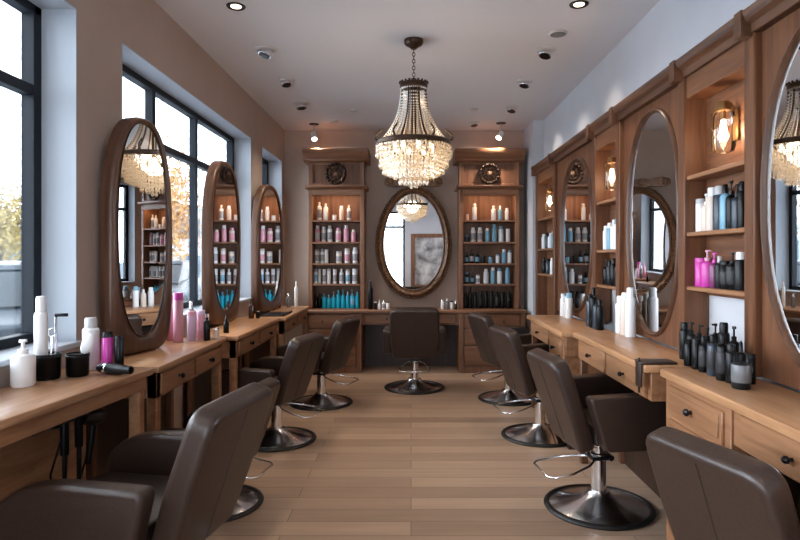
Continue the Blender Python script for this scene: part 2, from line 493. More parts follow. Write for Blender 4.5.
def right_desk(label, xf, y0, y1, z, chest_y, drawers, topm='wtop', n=4):
    t = thing('vanity_desk', label, 'desk', ((xf+XP)/2, (y0+y1)/2, 0))
    MB().box(xf, XP-.004, y0, y1, z-.04, z).build('desktop', M[topm], t, bevel=.008, bseg=2)
    if chest_y: chest(t, xf+.02, XP-.01, chest_y[0], chest_y[1], z-.04, n)
    for a0, a1 in drawers:
        d = MB().box(xf+.025, xf+.05, a0, a1, z-.185, z-.05).build('drawer', M['wdrw'], t, bevel=.006)
        knob_mb((xf+.026, (a0+a1)/2, z-.118), -1, 0, .014).build('knob', M['blackm'], d)
    MB().box(xf+.04, XP-.03, y0+.02, y1-.02, z-.19, z-.04).build('apron', M['wdrw'], t, bevel=.003)
    if not chest_y:
        MB().box(xf+.12, XP-.01, y0+.01, y0+.03, 0, z-.04).build('side_panel', M['wshade'], t)  # end panel coloured dark to paint the shade of the recess
    for q in (y0+.02, y1-.07):
        if not chest_y and q < y0+.1: continue
        if chest_y and chest_y[0]-.1 <= q+.02 <= chest_y[1]+.02: continue
        MB().box(xf+.045, xf+.095, q, q+.05, 0, z-.04).build('leg', M['wdark'], t, bevel=.004)
        MB().box(XP-.06, XP-.01, q, q+.05, 0, z-.04).build('leg', M['wdark'], t, bevel=.004)
    MB().box(XP-.03, XP-.008, y0+.02, y1-.02, .0, z-.04).build('back_panel', M['wshade'], t)  # kneehole shade is put into the panel colour
    return t
right_desk('wooden vanity desk at the near right with a drawer chest under black bottles', 1.23, .9, 2.97, .95, (2.36, 2.96), [(1.66, 2.29), (.95, 1.60)], n=5)
right_desk('wooden vanity desk with slim drawers under the right arched mirror beyond the black bottles', 1.19, 3.05, 4.42, .95, None, [(3.12, 3.74), (3.78, 4.36)])
right_desk('farthest wooden vanity desk along the right wall, before the back cabinet', 1.16, 4.62, 6.02, .92, (4.66, 5.15), [(5.2, 5.94)], n=4)

# ------------------------------------------------------------------ right wall unit
CR = EYE + 1.12    # top of the panelling
def rect_ring(angs, w, h, cz):
    out = []
    for a in angs:
        c, s_ = math.cos(a), math.sin(a)
        k = min(w/abs(c) if abs(c) > 1e-9 else 1e9, h/abs(s_) if abs(s_) > 1e-9 else 1e9)
        out.append(Vector((k*c, 0, k*s_ + cz)))
    return out

def mirror_bay(label, y0, y1, hw, zlo, zhi, yc, zb, z1=None):
    z1 = z1 or CR-.09
    t = thing('panel_mirror', label, 'mirror', (XR-.005, yc, zb), R(-90), 'arched mirrors in the right wall panelling')
    # local x -> world -Y, facing -Y -> world -X
    dep = XR-.005-XP
    zc = (zlo+zhi)/2 - zb; hh = (zhi-zlo)/2
    n = 72
    left, right = yc-y0, y1-yc          # room on both sides
    cz = (z1-zb)/2
    W = min(left, right)
    ca = []
    for sx, sz in ((1,1),(-1,1),(-1,-1),(1,-1)):
        ca.append(math.atan2(sz*((z1-zb)/2) , sx*W) % (2*PI))
    angs = sorted(set([2*PI*i/n for i in range(n)] + ca))
    inner = sup(0, hw, hh, 2.3, 2.2, zc, angs=angs)
    mould = sup(0, hw+.032, hh+.032, 2.35, 2.25, zc, angs=angs)
    rect = rect_ring(angs, W, (z1-zb)/2, cz)
    def Y(r, y): return [Vector((p.x, y, p.z)) for p in r]
    MB().loft([Y(mould, -dep+.012), Y(rect, -dep+.012), Y(rect, 0), Y(mould, 0)], closed=True).build('panel', M['wpan'], t, local=True, smooth=30)
    frame_ring(inner, mould, [(0, -dep*.86), (.15, -dep*.98), (.5, -dep-.012), (.85, -dep-.004), (1, -dep+.02), (1, -.02), (0, -.02)]).build('frame', M['wfr'], t, local=True, smooth=50)
    glass_disc(lerp_ring(inner, mould, .03, 0), -dep*.90).build('mirror_pane', M['mirror'], t, local=True, smooth=0)
    # fill strips where the bay is wider than the symmetric panel
    if left-W > .01: MB().box(W, left, -dep+.012, 0, 0, z1-zb).build('side_panel', M['wpan'], t, local=True)
    if right-W > .01: MB().box(-right, -W, -dep+.012, 0, 0, z1-zb).build('side_panel', M['wpan'], t, local=True)
    return t

mirror_bay('large arched mirror panel at the right edge, reflecting the chandelier', 1.2, 2.72, .49, 1.01, 2.47, 2.19, .955)
mirror_bay('arched mirror in the right panelling between the two lamp alcoves', 3.50, 4.48, .40, 1.01, 2.44, 3.96, .955)
mirror_bay('narrow-looking far arched mirror in the right panelling above the farthest desk', 5.16, 6.52, .52, 1.01, 2.42, 5.78, .925)

def alcove(label, y0, y1, shelves, zb, post=.085, bottom_clear=True):
    t = thing('shelf_alcove', label, 'shelves', (XR, (y0+y1)/2, zb))
    for q in (y0, y1-post):
        MB().box(XP-.025, XR-.003, q, q+post, zb, CR-.09).build('post', M['wpan'], t, bevel=.006)
    MB().box(XR-.018, XR-.003, y0+post, y1-post, zb+.33 if bottom_clear else zb, CR-.09).build('back_panel', M['wpany'], t)
    MB().box(XP-.012, XR-.018, y0+post, y1-post, CR-.22, CR-.09).build('header', M['wpany'], t, bevel=.003)
    for z in shelves:
        MB().box(XP-.012, XR-.018, y0+post, y1-post, z-.024, z).build('shelf', M['wdrw'], t, bevel=.004)
    return t
S1, S2, S3 = 1.96, 1.64, 1.335
alcove('near right shelf alcove holding dark and pink bottles below a lamp', 2.72, 3.50, (S1, S2, S3), .955)
alcove('middle right shelf alcove with a glass lamp between two arched mirrors', 4.48, 5.16, (1.96, 1.56, 1.27), .955)
alcove('far right shelf alcove with a glass lamp beside the corner', 6.52, 7.50, (1.96, 1.60, 1.30), 0, bottom_clear=False)

cr = MB()
prof = [(XR-.002, CR-.10), (XP-.03, CR-.10), (XP-.035, CR-.06), (XP-.06, CR-.045), (XP-.075, CR-.01), (XP-.075, CR), (XR-.002, CR)]
cr.prism([(x, z) for x, z in prof], 1.2, 7.55, 'Y')
o = struct(cr, 'trim_cornice', M['wpand'], bevel=.003)
# small blocks where the posts meet the cornice
tb = MB()
for yy in (2.76, 3.457, 4.52, 5.118, 6.56, 7.458):
    tb.box(XP-.082, XR-.01, yy-.03, yy+.03, CR-.115, CR+.006)
struct(tb, 'trim_cornice_blocks', M['wpand'], bevel=.004)

# ------------------------------------------------------------------ back wall furniture
YD, YC = 7.75, 7.97      # front of the base cabinets / upper cabinets
ZT = .81
wt = MB().box(-1.42, 1.50, YD-.02, YB-.004, ZT-.035, ZT).build('worktop', M['wcabx'], bevel=.006, smooth=40)
tag(wt, 'long narrow wooden worktop running across the back wall below the shelves', 'worktop')

def base_cab(x0, x1, label):
    t = thing('drawer_cabinet', label, 'cabinet', ((x0+x1)/2, 8.0, 0))
    MB().box(x0, x1, YD+.02, YB-.01, .06, ZT-.035).build('carcass', M['wcab'], t, bevel=.003)
    MB().box(x0, x1, YD+.005, YB-.01, 0, .07).build('plinth', M['wcab'], t, bevel=.004)
    for q in (x0, x1-.06):
        MB().box(q, q+.06, YD, YD+.03, .06, ZT-.035).build('stile', M['wcab'], t, bevel=.004)
    zs = [(.10, .34), (.36, .56), (.58, .755)]
    for z0, z1 in zs:
        d = MB().box(x0+.07, x1-.07, YD+.004, YD+.03, z0, z1).build('drawer', M['wcabx'], t, bevel=.006)
        for kx in (.3, .7):
            knob_mb((x0+.07+(x1-x0-.14)*kx, YD+.005, (z0+z1)/2), 0, -1, .013).build('knob', M['bronze'], d)
base_cab(-1.40, -.64, 'wooden three-drawer cabinet under the left back shelves')
base_cab(.62, 1.48, 'wooden three-drawer cabinet under the right back shelves')
t = thing('vanity_desk', 'kneehole vanity with two small drawers below the ornate oval mirror', 'desk', (0, 8.0, 0))
MB().box(-.638, .618, YD+.03, YB-.01, ZT-.19, ZT-.036).build('apron', M['wcab'], t)
MB().box(-.638, .618, YB-.05, YB-.01, 0, ZT-.19).build('back_panel', M['wshade'], t)  # darkened to carry the shade inside the kneehole
for x0, x1 in ((-.60, -.03), (.01, .58)):
    d = MB().box(x0, x1, YD+.012, YD+.035, ZT-.17, ZT-.05).build('drawer', M['wcabx'], t, bevel=.005)
    knob_mb(((x0+x1)/2, YD+.013, ZT-.11), 0, -1, .013).build('knob', M['bronze'], d)

SH = (1.99, 1.70, 1.415, 1.14)
def shelf_cab(x0, x1, label):
    t = thing('shelf_cabinet', label, 'cabinet', ((x0+x1)/2, 8.1, ZT))
    w = .055
    for q in (x0, x1-w):
        MB().box(q, q+w, YC, YB-.004, ZT, 2.40).build('side_panel', M['wcab'], t, bevel=.004)
    MB().box(x0+w, x1-w, YB-.03, YB-.004, ZT, 2.40).build('back_panel', M['wcab'], t)
    for z in SH:
        MB().box(x0+w, x1-w, YC+.005, YB-.03, z-.022, z).build('shelf', M['wcabx'], t, bevel=.003)
    MB().box(x0+w, x1-w, YC, YC+.03, 2.32, 2.40).build('top_rail', M['wcabx'], t, bevel=.003)
    c = MB().prism([(YC-.0, 2.40), (YC-.02, 2.405), (YC-.05, 2.43), (YC-.05, 2.45), (YB-.004, 2.45), (YB-.004, 2.40)], x0-.04, x1+.04, 'X')
    c.build('lower_cornice', M['wcabx'], t, bevel=.003)
    MB().box(x0+w+.06, x1-w-.06, YC+.035, YC+.06, 2.345, 2.365).build('strip_light', M['strip'], t)
    # frieze with framed panel
    MB().box(x0+.01, x1-.01, YC+.03, YB-.004, 2.45, 2.76).build('frieze', M['wdark'], t)
    fr = MB()
    for a, b, c_, d_ in ((x0, x0+.06, 2.45, 2.76), (x1-.06, x1, 2.45, 2.76), (x0+.06, x1-.06, 2.45, 2.48), (x0+.06, x1-.06, 2.73, 2.76)):
        fr.box(a, b, YC+.01, YC+.04, c_, d_)
    fr.build('frieze_frame', M['wcab'], t, bevel=.004)
    cp = MB().prism([(YC+.01, 2.76), (YC-.03, 2.78), (YC-.04, 2.81), (YC-.09, 2.85), (YC-.12, 2.90), (YC-.12, 2.925), (YB-.004, 2.925), (YB-.004, 2.76)], x0-.06, x1+.06, 'X')
    cp.build('cornice', M['wcabx'], t, bevel=.004)
    return t
shelf_cab(-1.365, -.62, 'tall wooden shelf cabinet on the left of the back wall, turquoise bottles at the bottom')
shelf_cab(.64, 1.44, 'tall wooden shelf cabinet on the right of the back wall, black bottles at the bottom')

def ornament(x, label):
    t = thing('round_ornament', label, 'ornament', (x, YC+.015, 2.455))
    t.location.z = 2.455
    cz = 2.605
    mb = MB()
    mb.tube([(x+.125*math.cos(a), YC-.012, cz+.125*math.sin(a)) for a in [2*PI*i/28 for i in range(28)]], .022, 8, True)
    mb.tube([(x+.07*math.cos(a), YC-.008, cz+.07*math.sin(a)) for a in [2*PI*i/20 for i in range(20)]], .012, 6, True)
    for k in range(16):
        a = 2*PI*k/16
        mb.ball((x+.125*math.cos(a), YC-.03, cz+.125*math.sin(a)), .02, 8, 5)
    for k in range(6):
        a = 2*PI*k/6
        mb.tube([(x+.02*math.cos(a), YC-.015, cz+.02*math.sin(a)), (x+.05*math.cos(a+.4), YC-.018, cz+.05*math.sin(a+.4)), (x+.11*math.cos(a+.2), YC-.012, cz+.11*math.sin(a+.2))], .009, 6)
    mb.build('wreath', M['bronze'], t)
    MB().ball((x, YC-.012, cz), .035, 12, 6, (1, .5, 1)).build('boss', M['ornate'], t)
ornament(-1.0, 'dark round carved wreath above the left back shelves')
ornament(1.04, 'dark round carved wreath above the right back shelves')

# ornate oval mirror on the back wall
t = thing('ornate_mirror', 'large oval mirror in a carved dark frame hung on the back wall', 'mirror', (.035, YB-.02, 1.70), 0)
t.rotation_euler = (R(.9), 0, 0)
n = 96
inner = sup(n, .405, .655, 2.0, 2.0, .01, egg=.05)
outer = sup(n, .525, .775, 2.0, 2.0, 0, egg=.05)
_f = frame_ring(inner, outer, [(0, -.035), (.08, -.07), (.2, -.06), (.3, -.10), (.5, -.115), (.7, -.095), (.78, -.07), (.9, -.08), (1, -.05), (1, .0), (0, 0)])
fm = _f
bd = fm
ringb = lerp_ring(inner, outer, .86, -.078)
dd = 0
for i in range(0, n, 1): bd.ball(ringb[i], .017, 6, 4)
ringb = lerp_ring(inner, outer, .12, -.068)
for i in range(0, n, 2): bd.ball(ringb[i], .010, 6, 4)
# carved leaf rosettes along the lower half and sides
lf = fm
for i in range(n):
    a = 2*PI*i/n
    if i % 3 == 0 and (math.sin(a) < -.55 or abs(math.sin(a)-.0) < .12):
        p = lerp_ring(inner, outer, .5, -.11)[i]
        lf.ball(p, .03, 8, 5, (1, .5, .8))
fm.build('frame', M['ornate'], t, local=True, smooth=50)
glass_disc(lerp_ring(inner, outer, .03, 0), -.03).build('mirror_pane', M['mirror'], t, local=True, smooth=0)
cs = MB()
crest = [(-.40, .80), (-.38, .87), (-.30, .90), (-.20, .885), (-.12, .86), (0, .875), (.12, .86), (.20, .885), (.30, .90), (.38, .87), (.40, .80), (.34, .765), (.24, .76), (.12, .77), (0, .755), (-.12, .77), (-.24, .76), (-.34, .765)]
cs.prism(crest, -.09, -.01, 'Y')
for sx in (-1, 1):
    cs.tube([(sx*(.33+.055*math.cos(a)*(1-k/22)), -.095, .83+.055*math.sin(a)*(1-k/22)) for k, a in enumerate([i*.6 for i in range(18)])], .014, 6)
cs.ball((0, -.09, .82), .05, 10, 6, (1.1, .5, 1))
cs.build('crest', M['ornate'], t, local=True, bevel=.01)

# ------------------------------------------------------------------ rear wall (mirrored only)
t = thing('framed_picture', 'large abstract grey picture in a wooden frame on the wall behind the viewer', 'picture', (.62, YF+.01, .95))
fr = MB()
for a, b, c_, d_ in ((.0, .12, .12, 1.90), (1.16, 1.28, .12, 1.90), (.12, 1.16, .12, .24), (.12, 1.16, 1.78, 1.90)):
    fr.box(a, b, YF+.005, YF+.05, c_, d_)
fr.build('frame', M['wcab'], t, bevel=.008)
M['art'] = noise_mat('abstract_print', srgb(60,55,55), srgb(215,212,210), 3.2, .5, 0, 5)
MB().box(.12, 1.16, YF+.005, YF+.02, .24, 1.78).build('canvas', M['art'], t)
root = bpy.data.objects.new('door_1', None); COL.objects.link(root); root['kind'] = 'structure'; root.location = (-.9, YF-.1, 0)
fr = MB()
for a, b in ((-1.62, -1.55), (-.27, -.2), (-.945, -.875)): fr.box(a, b, YF-.13, YF-.06, 0, 2.62)
for a, b in ((0, .14), (2.08, 2.16), (2.55, 2.62)): fr.box(-1.55, -.27, YF-.12, YF-.07, a, b)
fr.build('door_frame', M['winfr'], root, bevel=.004)
MB().box(-1.58, -.24, YF-.10, YF-.094, .1, 2.6).build('pane', M['glass'], root, smooth=0)
MB().tube([(-.84, YF-.06, .95), (-.84, YF-.02, .95), (-.84, YF-.02, 1.25), (-.84, YF-.06, 1.25)], .011).build('door_handle', M['chromed'], root)

# ------------------------------------------------------------------ bottles
BC = {}
def bottle_proto(kind, mb, mc, r, h, lab):
    if lab == 'labelk' and mb not in ('black', 'charcoal', 'slate'): lab = 'labelg'
    key = (kind, mb, mc, round(r, 4), round(h, 3), lab)
    if key in BC: return BC[key]
    parts = []
    seg = 16
    def part(nm, g, m):
        o = g.build(nm, M[m], smooth=45)
        me = o.data; bpy.data.objects.remove(o); parts.append((nm, me))
    if kind == 'can':        # aerosol can: straight body, domed shoulder and cap
        part('body', MB().lathe([(r*.94, 0), (r, .006), (r, h*.76), (r*.9, h*.79), (r*.72, h*.80)], seg=seg), mb)
        part('cap', MB().lathe([(r*.74, h*.797), (r*.74, h*.96), (r*.62, h*.995), (0, h)], seg=seg), mc)
    elif kind == 'tall':     # cylinder bottle with narrow cap
        part('body', MB().lathe([(r*.92, 0), (r, .008), (r, h*.70), (r*.85, h*.76), (r*.42, h*.80)], seg=seg), mb)
        part('cap', MB().lathe([(r*.46, h*.795), (r*.46, h*.97), (r*.36, h), (0, h)], seg=seg), mc)
    elif kind == 'wide':     # straight tub with flat wide cap
        part('body', MB().lathe([(r*.95, 0), (r, .006), (r, h*.84), (r*.96, h*.85)], seg=seg), mb)
        part('cap', MB().lathe([(r*1.0, h*.852), (r*1.0, h*.985), (r*.9, h), (0, h)], seg=seg), mc)
    elif kind == 'pump':
        part('body', MB().lathe([(r*.92, 0), (r, .008), (r, h*.60), (r*.88, h*.66), (r*.40, h*.70)], seg=seg), mb)
        g = MB().lathe([(r*.44, h*.695), (r*.44, h*.78), (r*.16, h*.79), (r*.16, h*.93), (0, h*.93)], seg=12)
        g.cyl((0, 0, h*.93), (0, 0, h*.985), r*.34, r*.30, 10).box(-r*.12, r*.12, -r*1.05, 0, h*.945, h*.985)
        part('pump', g, mc)
    elif kind == 'spray':
        part('body', MB().lathe([(r*.92, 0), (r, .008), (r, h*.52), (r*.8, h*.66), (r*.38, h*.74)], seg=seg), mb)
        g = MB().lathe([(r*.42, h*.735), (r*.42, h*.80), (r*.2, h*.82), (r*.2, h*.9), (0, h*.9)], seg=12)
        g.box(-r*.25, r*.25, -r*.95, r*.6, h*.88, h*.99)
        g.box(-r*.12, r*.12, -r*.8, -r*.55, h*.74, h*.9)
        part('trigger', g, mc)
    elif kind == 'drop':     # dropper bottle
        part('body', MB().lathe([(r*.9, 0), (r, .006), (r, h*.48), (r*.5, h*.58)], seg=seg), mb)
        part('dropper', MB().lathe([(r*.52, h*.575), (r*.52, h*.72), (r*.25, h*.76), (r*.2, h*.95), (0, h)], seg=10), mc)
    elif kind == 'tube':
        part('body', MB().prism([(-r, h), (-r*.85, h*.16), (-r*.5, h*.12), (r*.5, h*.12), (r*.85, h*.16), (r, h)], -r*.4, r*.4, 'Y'), mb)
        part('cap', MB().lathe([(r*.7, 0), (r*.7, h*.125), (0, h*.125)], seg=12), mc)
    if lab:
        z0, z1 = (.14, .5) if kind in ('pump', 'spray', 'drop') else (.16, .6)
        part('label_band', MB().lathe([(r*1.004, h*z0), (r*1.02, h*z0+.001), (r*1.02, h*z1-.001), (r*1.004, h*z1)], seg=seg), lab)
    BC[key] = parts
    return parts

def bottle(kind, mb, mc, r, h, loc, label, group=None, lab=None, rz=0, name='bottle', cat='bottle'):
    t = thing(name, label, cat, loc, rz, group)
    for nm, me in bottle_proto(kind, mb, mc, r, h, lab):
        o = bpy.data.objects.new(nm, me); COL.objects.link(o); o.parent = t
    return t

ORD = ['first', 'second', 'third', 'fourth', 'fifth', 'sixth', 'seventh', 'eighth', 'ninth', 'tenth', 'eleventh', 'twelfth', 'thirteenth']
CN = {'white': 'white', 'cream': 'cream', 'turq': 'turquoise', 'blue': 'pale blue', 'slate': 'slate grey', 'pink': 'magenta', 'plum': 'plum',
      'rose': 'rose pink', 'lilac': 'lilac', 'grey': 'grey', 'charcoal': 'charcoal', 'black': 'black', 'amber': 'amber', 'labelw': 'white', 'chromed': 'silver'}
KN = {'can': 'can', 'tall': 'slim bottle', 'wide': 'tub', 'pump': 'pump bottle', 'spray': 'spray bottle', 'drop': 'dropper bottle', 'tube': 'tube'}
KNAME = {'can': ('spray_can', 'can'), 'tall': ('bottle', 'bottle'), 'wide': ('product_tub', 'tub'), 'pump': ('pump_bottle', 'bottle'), 'spray': ('spray_bottle', 'bottle'), 'drop': ('dropper_bottle', 'bottle'), 'tube': ('product_tube', 'tube')}

def row(items, x_of, where, group, first='from the left'):
    """items: (u, kind, mb, mc, r, h, lab) ; x_of(u, r) -> location"""
    n = len(items)
    for i, (u, kind, mb, mc, r, h, lab) in enumerate(items):
        label = '%s %s, %s %s, %s' % (CN[mb], KN[kind], ORD[i], first, where)
        nm, ct = KNAME[kind]
        bottle(kind, mb, mc, r, h, x_of(u, r), label, group, lab, rz=random.uniform(-.5, .5), name=nm, cat=ct)

def bx(px): return (px - VX) * 8.1 / F
def cabrow(zz, spec, where, group):
    row(spec, lambda u, r: (bx(u), 8.10, zz + .0005), where, group)
# left cabinet (pixel columns of the photograph give the spacing)
cabrow(SH[0], [(319.5,'tall','white','labelw',.030,.25,'labelk'), (325.8,'tall','white','labelw',.032,.235,None), (334.5,'wide','white','cream',.028,.08,None), (341.5,'can','cream','white',.030,.20,None), (349,'tall','white','cream',.030,.21,'labelk')],
       'top shelf of the left back cabinet', 'bottles on the top shelf of the left back cabinet')
cabrow(SH[1], [(317.5,'can','rose','white',.034,.225,'labelw'), (323.8,'can','cream','white',.032,.21,'labelk'), (330,'can','white','labelw',.034,.225,'labelk'), (338.5,'can','cream','rose',.038,.195,'rose'), (346.3,'can','rose','white',.034,.23,None), (353.6,'can','rose','cream',.033,.17,None)],
       'second shelf of the left back cabinet', 'bottles on the second shelf of the left back cabinet')
cabrow(SH[2], [(317.2,'wide','white','labelw',.033,.19,'labelk'), (322.3,'can','white','labelw',.030,.195,'labelk'), (326.6,'wide','white','white',.026,.185,None), (339,'wide','cream','labelw',.038,.16,'labelk'), (347.2,'wide','white','cream',.034,.20,'rose'), (355.2,'can','white','white',.036,.215,'labelk')],
       'third shelf of the left back cabinet', 'bottles on the third shelf of the left back cabinet')
cabrow(SH[3], [(315.8,'can','white','labelw',.024,.20,'blue'), (319.5,'wide','white','white',.024,.20,None), (324.4,'wide','white','white',.026,.195,'labelk'), (329,'wide','white','labelw',.025,.20,None), (335,'wide','white','white',.026,.195,'labelk'), (341.5,'tall','white','white',.028,.20,'labelk'), (348,'wide','white','labelw',.030,.195,'blue'), (355,'wide','white','white',.034,.20,'labelk')],
       'fourth shelf of the left back cabinet', 'bottles on the fourth shelf of the left back cabinet')
cabrow(ZT, [(316.0,'tall','black','black',.022,.17,None), (319.8,'pump','black','black',.026,.20,None), (324.3,'tall','turq','turq',.030,.19,None), (329.0,'tall','turq','blue',.030,.18,None), (333.7,'pump','turq','blue',.030,.22,None), (338.5,'tall','turq','turq',.031,.24,None),
            (343.2,'pump','turq','turq',.030,.25,None), (347.9,'tall','turq','blue',.028,.22,None), (352.6,'pump','turq','blue',.032,.25,'blue'), (357.3,'tall','turq','turq',.026,.22,None)],
       'worktop inside the left back cabinet', 'turquoise and black bottles in the left back cabinet')
# right cabinet
cabrow(SH[0], [(467.2,'wide','cream','cream',.024,.09,None), (474.5,'can','white','cream',.030,.23,None), (493.5,'tall','white','white',.032,.20,None), (500,'tall','blue','white',.030,.20,None), (507,'can','white','white',.028,.17,None)],
       'top shelf of the right back cabinet', 'bottles on the top shelf of the right back cabinet')
cabrow(SH[1], [(466.7,'wide','slate','blue',.030,.09,None), (473,'can','white','white',.034,.20,'labelk'), (480,'can','cream','white',.034,.20,'labelk'), (487.5,'can','blue','white',.032,.19,None), (494.3,'can','blue','blue',.032,.24,None), (501,'can','white','blue',.032,.22,None), (508,'wide','white','white',.030,.18,None)],
       'second shelf of the right back cabinet', 'bottles on the second shelf of the right back cabinet')
cabrow(SH[2], [(466.7,'drop','black','black',.026,.16,'blue'), (471.6,'pump','black','black',.030,.19,'labelw'), (477.2,'pump','black','black',.030,.17,'blue'), (483,'wide','charcoal','black',.028,.10,None), (490.5,'wide','blue','black',.030,.10,None), (497.5,'wide','white','blue',.028,.12,None), (504,'can','blue','white',.030,.19,None), (509.5,'can','white','blue',.028,.18,None)],
       'third shelf of the right back cabinet', 'bottles on the third shelf of the right back cabinet')
cabrow(SH[3], [(467,'wide','black','blue',.028,.15,'blue'), (472.2,'drop','black','black',.028,.16,'blue'), (477.8,'wide','white','labelw',.028,.12,'labelk'), (486,'can','white','white',.034,.20,None), (493,'can','blue','white',.032,.22,None), (499.5,'can','white','blue',.034,.21,None), (507.5,'can','blue','blue',.034,.22,None)],
       'fourth shelf of the right back cabinet', 'bottles on the fourth shelf of the right back cabinet')
cabrow(ZT, [(465.5,'can','black','black',.026,.20,None), (470,'tall','black','charcoal',.026,.28,None), (475,'can','charcoal','black',.028,.22,None), (480.5,'can','black','black',.028,.23,'labelk'), (486,'wide','black','black',.026,.23,None), (491.3,'wide','charcoal','black',.028,.23,None), (497,'can','black','black',.028,.23,'labelk'), (502.5,'wide','black','charcoal',.028,.22,None), (508.6,'can','black','black',.030,.23,None)],
       'worktop inside the right back cabinet', 'black bottles in the right back cabinet')
# worktop around the oval mirror
def wtrow(spec, where, group):
    row(spec, lambda u, r: ((u - VX)*7.92/F, 7.92, ZT+.0005), where, group)
wtrow([(370.5,'tall','black','black',.032,.37,None), (375.3,'wide','charcoal','white',.022,.10,None), (379.4,'drop','white','white',.020,.13,None), (383.6,'tall','white','chromed',.022,.12,'labelk'), (387.8,'wide','white','black',.022,.10,None)],
      'worktop left of the oval mirror', 'bottles on the back worktop left of the chair')
wtrow([(442.5,'can','white','chromed',.022,.13,None), (447.2,'tall','grey','white',.022,.14,None), (451.6,'wide','white','black',.020,.11,None), (455.5,'drop','charcoal','chromed',.020,.12,None)],
      'worktop right of the oval mirror', 'bottles on the back worktop right of the chair')

# near right alcove; u = pixel column of the photograph, on the line X = 1.635
XA = 1.632
def arow(z, spec, where, group):
    row(spec, lambda u, r: (XA - .006, (XA-.006)*F/(u-VX), z + .0005), where, group)
arow(S2, [(701.0,'wide','white','labelw',.028,.185,None), (706.5,'pump','cream','white',.030,.21,None), (712.5,'can','cream','white',.033,.235,None), (719.5,'can','slate','labelw',.032,.235,None), (725.5,'tall','blue','black',.028,.235,None), (731.3,'pump','black','black',.027,.25,None), (736.9,'pump','slate','black',.026,.225,None), (742.6,'can','black','black',.024,.23,None)],
     'middle shelf of the near right alcove', 'bottles on the middle shelf of the near right alcove')
arow(S3, [(701.0,'wide','pink','pink',.032,.16,None), (707.5,'pump','pink','rose',.036,.205,None), (714.3,'pump','plum','pink',.027,.19,None), (719.6,'tall','charcoal','labelw',.025,.17,None), (725.4,'wide','black','black',.028,.145,'labelk'), (732.6,'pump','black','black',.032,.19,'labelk'), (740.8,'can','charcoal','white',.030,.19,None)],
     'lowest shelf of the near right alcove', 'bottles on the lowest shelf of the near right alcove')
# black cluster on the near right desk: (px, X, kind, ...)
def cluster(spec, z, where, group):
    n = len(spec)
    for i, (px, X, kind, mb, mc, r, h, lab, rowname) in enumerate(spec):
        nm, ct = KNAME[kind]
        bottle(kind, mb, mc, r, h, (X, X*F/(px-VX), z+.0005), '%s %s, %s on %s' % (CN[mb], KN[kind], rowname, where), group, lab, rz=random.uniform(-1, 1), name=nm, cat=ct)
cl = []
fr_ = [(688.5,1.405,'wide','black','black',.022,.13,None), (696.0,1.40,'wide','black','charcoal',.020,.15,None), (703.5,1.40,'tall','black','black',.022,.17,'labelk'), (712.5,1.40,'tall','slate','black',.025,.19,'labelk'), (722.3,1.39,'tall','black','black',.027,.205,'labelk'), (731.0,1.40,'can','black','black',.024,.17,None), (741.0,1.38,'drop','charcoal','black',.037,.20,'grey')]
for i, s_ in enumerate(fr_): cl.append(s_ + ('%s from the left in front row' % ORD[i],))
bk_ = [(684.5,1.475,'can','black','black',.026,.20,None), (691.5,1.48,'pump','charcoal','black',.026,.21,None), (699.5,1.48,'pump','black','black',.026,.205,None), (707.5,1.48,'pump','black','black',.026,.20,'labelk'), (715.5,1.48,'pump','black','black',.026,.23,None), (723.8,1.485,'can','charcoal','black',.026,.24,None), (734.0,1.485,'pump','black','black',.026,.235,None), (749.5,1.47,'wide','black','charcoal',.024,.13,None)]
for i, s_ in enumerate(bk_): cl.append(s_ + ('%s from the left in back row' % ORD[i],))
cluster([c for c in cl if c[0] > 688 or True], .95, 'the near right desk', 'black bottles on the near right desk')

# middle and far right alcoves
def brow(y0, y1, z, spec, where, group):
    n = len(spec)
    row([(i,)+s_ for i, s_ in enumerate(spec)], lambda u, r: (XA-.004, y1-.06-(y1-y0-.12)*u/max(1, n-1), z+.0005), where, group, 'from the far end')
brow(4.57, 5.06, 1.56, [('can','white','white',.028,.20,None), ('can','blue','white',.028,.22,None), ('tall','white','white',.028,.24,None), ('can','white','blue',.028,.25,None), ('tall','blue','white',.028,.24,None)], 'middle shelf of the middle right alcove', 'bottles on the middle shelf of the middle right alcove')
brow(4.57, 5.06, 1.27, [('pump','black','black',.028,.21,None), ('can','charcoal','black',.030,.20,None), ('can','black','black',.030,.22,None), ('pump','charcoal','black',.028,.23,None), ('can','black','black',.028,.20,None)], 'lowest shelf of the middle right alcove', 'bottles on the lowest shelf of the middle right alcove')
brow(6.62, 7.40, 1.60, [('can','white','white',.03,.18,None), ('can','slate','black',.03,.19,None), ('tall','white','white',.03,.18,None), ('can','blue','white',.03,.20,None), ('can','white','blue',.03,.21,None)], 'middle shelf of the far right alcove', 'bottles on the middle shelf of the far right alcove')
brow(6.62, 7.40, 1.30, [('tall','black','black',.03,.20,None), ('can','slate','black',.03,.18,None), ('can','white','white',.03,.19,None), ('pump','charcoal','black',.03,.20,None)], 'lowest shelf of the far right alcove', 'bottles on the lowest shelf of the far right alcove')
row([(0,'can','white','white',.036,.27,None), (1,'can','cream','white',.036,.30,None), (2,'can','white','white',.036,.34,None)], lambda u, r: (1.515, 4.34-.10*u, .9505), 'far end of second right desk', 'tall white cans at the far end of the second right desk', 'from the far end')
row([(0,'can','slate','black',.034,.27,None), (1,'tall','black','black',.034,.33,None), (2,'pump','slate','black',.032,.28,None), (3,'can','black','black',.03,.24,None)], lambda u, r: (1.50, 5.02-.085*u, .9205), 'near end of farthest right desk', 'dark bottles at the near end of the farthest right desk', 'from the far end')
